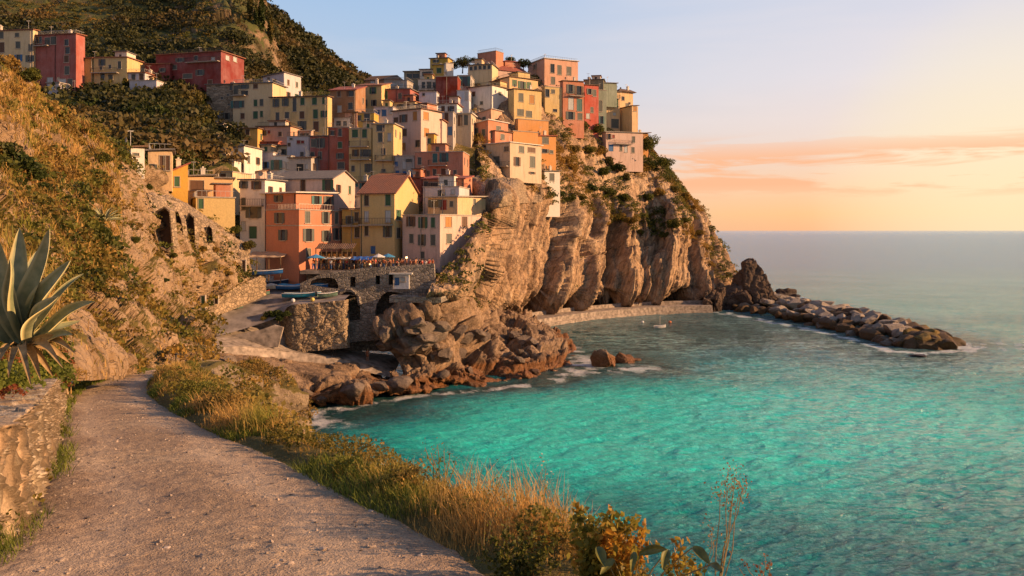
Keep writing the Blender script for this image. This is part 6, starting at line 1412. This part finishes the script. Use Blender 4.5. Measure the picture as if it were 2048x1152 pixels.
# ------------------------------------------------------------------ agaves
m, t, b = new_mat('agave_leaf'); a = t.node('ShaderNodeAttribute', dict(attribute_name='edge')).outputs['Fac']; n1 = t.noise(t.obj(), 7, 4, .6)
c = t.mix(t.ramp(n1, [(.35, 0), (.7, 1)]), (.16, .19, .10), (.33, .33, .19)); c = t.mix(t.ramp(a, [(.72, 0), (.9, 1)]), c, (.42, .36, .16)); t.put(b, 'Base Color', c); t.put(b, 'Roughness', .5); M_ag = m
m, t, b = new_mat('agave_dry_leaf'); n1 = t.noise(t.obj(), 9, 4, .6); t.put(b, 'Base Color', t.ramp(n1, [(.3, (.16, .10, .04)), (.7, (.46, .32, .15))])); t.put(b, 'Roughness', .8); M_agd = m
def agave_leaf(name, base, tip, wd, sag, parent, mat, n=26, k=9, out=(0, 0, 1)):
    base, tip = Vector(base), Vector(tip); d = tip-base; L_ = d.length; dirv = d.normalized(); side = dirv.cross(Vector((0, -.75, .65))).normalized(); nrm = side.cross(dirv).normalized()
    v, e = [], []
    for layer in (0, 1):
        for i in range(n):
            t_ = i/(n-1); c = base+d*t_+Vector((0, 0, 1))*(sag*L_*math.sin(PI*t_)*.55)+nrm*(.03*math.sin(6*t_+L_*9))*L_
            w_ = wd*(.62+.75*math.sin(min(1, t_*1.9)*PI/2)-.37)*(1-t_**2.6)**.75; w_ = max(w_, .002)
            for j in range(k):
                u_ = j/(k-1)*2-1; thick = .028*(1-u_*u_)*(1-t_*.8)*(wd/.09); v.append(c+side*(u_*w_)+nrm*(u_*u_*w_*.55-(thick if layer else 0))); e.append(abs(u_))
    f_ = []
    for i in range(n-1):
        for j in range(k-1):
            a_ = i*k+j; f_.append((a_, a_+1, a_+k+1, a_+k)); b2_ = a_+n*k; f_.append((b2_, b2_+k, b2_+k+1, b2_+1))
        for j in (0, k-1): a_ = i*k+j; f_.append((a_, a_+k, a_+k+n*k, a_+n*k))
    o = np_mesh(name, np.array([tuple(x) for x in v]), np.array(f_), mat, parent, attrs=dict(edge=e)); return o
YA = 8.6; bA = Vector(P(38, 690, YA)); ag = empty('agave_plant', bA); tag(ag, 'large grey-green agave with broad pointed leaves rising above the stone wall', 'agave')
for (tx, ty, dY, wd, sg) in [(36,455,.1,.105,.0),(97,458,-.25,.095,.05),(-14,468,-.3,.10,.0),(133,520,-.35,.10,.05),(-70,560,-.2,.09,.1),(70,500,.5,.09,0),(168,548,.35,.045,.1),(192,604,-.15,.07,.12),(160,640,.3,.05,.1),(150,672,-.45,.055,.12),(-60,640,-.4,.08,.1),(12,520,-.75,.085,.12),(110,590,-.8,.08,.1)]:
    agave_leaf('leaf', bA*0+Vector((br.uniform(-.06, .06), br.uniform(-.05, .05), -.05)), Vector(P(tx, ty, YA+dY))-bA, wd*1.45, sg, ag, M_ag)
for (tx, ty, dY) in [(155,712,-.4),(128,738,-.6),(60,770,-.9),(85,765,-.6),(20,760,-.8),(-20,750,-.7),(105,752,-.2),(140,725,.2)]:
    agave_leaf('dry_leaf', Vector((0, 0, -.03)), Vector(P(tx, ty, YA+dY))-bA, .05, .30, ag, M_agd)
h_ = hit(208, 448, 'near_hillside')[0]; ag2 = empty('agave_plant', h_); tag(ag2, 'smaller dark spiky agave halfway up the near hillside', 'agave')
for i in range(26):
    a_ = i*2.4; el = .25+.95*(i/26); L_ = 40/F*h_.y; agave_leaf('leaf', (0, 0, .1), Vector((math.cos(a_)*math.cos(el), math.sin(a_)*math.cos(el), math.sin(el)))*L_, L_*.055, .1, ag2, M_ag, 10, 5)
# ------------------------------------------------------------------ plants at the lower right
def stem_plant(name, label, cat, px, py, Y, top, heads, leafn, mat, lsz, stemw=.004, seedn=0, seedm=None, spread=.1, mid=None):
    b0 = Vector(P(px, py, Y)); rt = empty(name, b0); tag(rt, label, cat); rg = np.random.default_rng(int(px*7+py)); cen = []; sc_ = []
    for (tx, ty) in heads:
        tp_ = Vector(P(tx, ty, Y+rg.uniform(-spread, spread)))-b0; m1 = tp_*.5+Vector((rg.uniform(-.03, .03), 0, .02)); mb = MB(); mb.tube([Vector((0, 0, -.3)), m1*.5, m1, tp_*.8+Vector((.004, 0, 0)), tp_], stemw, 5, r2=stemw*.35); mb.build('stem', flat('weed_stem', (.22, .17, .06), .8), rt)
        for i in range(leafn):
            t_ = rg.uniform(.15, 1); cen.append(np.array(tp_)*t_+rg.normal(size=3)*lsz*(1.1 if t_ < .9 else .6))
        for i in range(seedn):
            t_ = 1+rg.normal()*.04; sc_.append(np.array(tp_)*t_+rg.normal(size=3)*np.array([.022, .022, .03]))
    if cen: v, q, tt = leaf_cards(np.array(cen), np.full(len(cen), lsz)*rg.uniform(.6, 1.3, len(cen)), rg.uniform(0, 1, len(cen)), rg, 1.5); np_mesh('leaves', v, q, mat, rt, smooth=False, attrs=dict(tint=tt))
    if sc_: v, q, tt = leaf_cards(np.array(sc_), rg.uniform(.004, .010, len(sc_)), rg.uniform(0, 1, len(sc_)), rg, 1.5); tag(np_mesh('seed_head', v, q, seedm or L_gold, rt, smooth=False, attrs=dict(tint=tt)), kind='stuff')
    return rt
L_yel = leaf_mat('yellow_green_leaf', (.08, .09, .012), (.44, .36, .06), (.50, .26, .04), .5, .5, patch=6)
stem_plant('tall_weed', 'tall thin weed with a feathery seed head rising against the water', 'weed', 1428, 1230, 3.6, None, [(1470,955),(1478,985),(1440,985),(1485,975),(1455,970),(1462,1010)], 4, L_gold, .008, .0035, 60, L_gold)
stem_plant('tall_weed', 'short thin weed left of the feathery tall weed', 'weed', 1412, 1230, 3.6, None, [(1424,1062),(1428,1080)], 3, L_gold, .008, .003, 26)
stem_plant('leafy_shrub', 'golden green leafy shrub in the middle of the bottom edge', 'shrub', 1190, 1200, 3.6, None, [(1155,1010),(1160,1030),(1185,1035),(1215,1030),(1225,1018),(1245,1030),(1270,1035),(1290,1050),(1200,1075),(1150,1085),(1225,1085),(1270,1095),(1175,1110),(1300,1090)], 150, L_yel, .024, .004)
stem_plant('leafy_shrub', 'upright golden leafy shrub right of the middle one at the bottom edge', 'shrub', 1360, 1230, 3.5, None, [(1358,1075),(1345,1100),(1372,1105),(1335,1130),(1385,1120),(1402,1135)], 80, L_yel, .02, .004)
stem_plant('reddish_weed', 'small reddish weed at the bottom edge near the right shrub', 'weed', 1525, 1230, 3.5, None, [(1530,1108),(1518,1130),(1478,1135),(1490,1122),(1540,1125)], 30, leaf_mat('red_weed_leaf', (.10, .03, .01), (.30, .12, .04), None, .4), .012, .003)
stem_plant('grey_green_shrub', 'fine-leaved green shrub spilling over the path edge at the bottom', 'shrub', 1030, 1180, 4.0, None, [(x, y) for x, y in ((985,1075),(1010,1060),(1040,1050),(1065,1055),(1090,1075),(1115,1080),(1000,1100),(1050,1090),(1080,1110),(1120,1120),(960,1095))], 130, L_head, .016, .003)
for (a_, bx_, ty, lab) in [(1068,1090,940,'leftmost tall flowering stalk above the verge'), (1020,1030,965,'middle pale flowering stalk above the verge'), (985,1000,955,'pale flowering stalk just left of the middle one')]:
    stem_plant('flower_stalk', lab, 'weed', a_-20, 1120, 4.4, None, [(bx_-5, ty), (bx_+6, ty+25)], 10, L_green, .010, .003, 26, leaf_mat('pale_seed', (.35, .28, .12), (.6, .52, .3), None, .4) if a_ == 1068 else L_gold)
stem_plant('reed_tuft', 'tuft of tall upright green stalks leaning over the water', 'grass tuft', 885, 1010, 6.0, None, [(850,895),(862,905),(875,890),(888,900),(900,905),(912,920),(868,920),(896,930)], 9, L_green, .02, .006, 14)
# broad leaves near the bottom edge
m, t, b = new_mat('broad_leaf'); n1 = t.noise(t.obj(), 30, 4, .6); cc = t.ramp(n1, [(.3, (.10, .11, .015)), (.7, (.26, .24, .04))]); t.put(b, 'Base Color', cc); t.put(b, 'Roughness', .45); tr = t.node('ShaderNodeBsdfTranslucent', None, Color=cc); ms = t.node('ShaderNodeMixShader', None, i0=.35, i1=b.outputs[0], i2=tr.outputs[0]); t.l.new(ms.outputs[0], t.n['Material Output'].inputs[0]); M_bl2 = m
rt = empty('broad_leaved_plant', P(1260, 1230, 3.45)); tag(rt, 'broad-leaved green plant with drooping pointed leaves at the bottom edge', 'plant'); O = Vector(P(1260, 1230, 3.45))
for (x0_, y0_, x1_, y1_, w_) in [(1195,1095,1210,1135,.045),(1280,1110,1335,1100,.045),(1335,1100,1325,1140,.04),(1270,1105,1262,1145,.03),(1385,1095,1420,1130,.045),(1420,1130,1445,1145,.035),(1228,1120,1200,1150,.035)]:
    a_ = Vector(P(x0_, y0_, 3.4))-O; b_ = Vector(P(x1_, y1_, 3.3))-O; agave_leaf('leaf', a_, b_, w_*.55, .12, rt, M_bl2, 14, 7); mb = MB(); mb.tube([(0, 0, 0), a_*.6+Vector((0, 0, .03)), a_], .003, 5); mb.build('leaf_stalk', flat('weed_stem', (.22, .17, .06), .8), rt)
# wooden post at the path bend
p = Vector(P(352, 742, 27.5)); r_ = empty('path_post', p); tag(r_, 'thin upright post at the far bend of the path', 'post'); mb = MB(); mb.tube([(0, 0, -.3), (0, 0, .55)], .03, 6); mb.build('post', M_iron, r_); mb = MB(); mb.box(-.04, .04, -.04, .04, .55, .6); mb.build('cap', M_iron, r_)
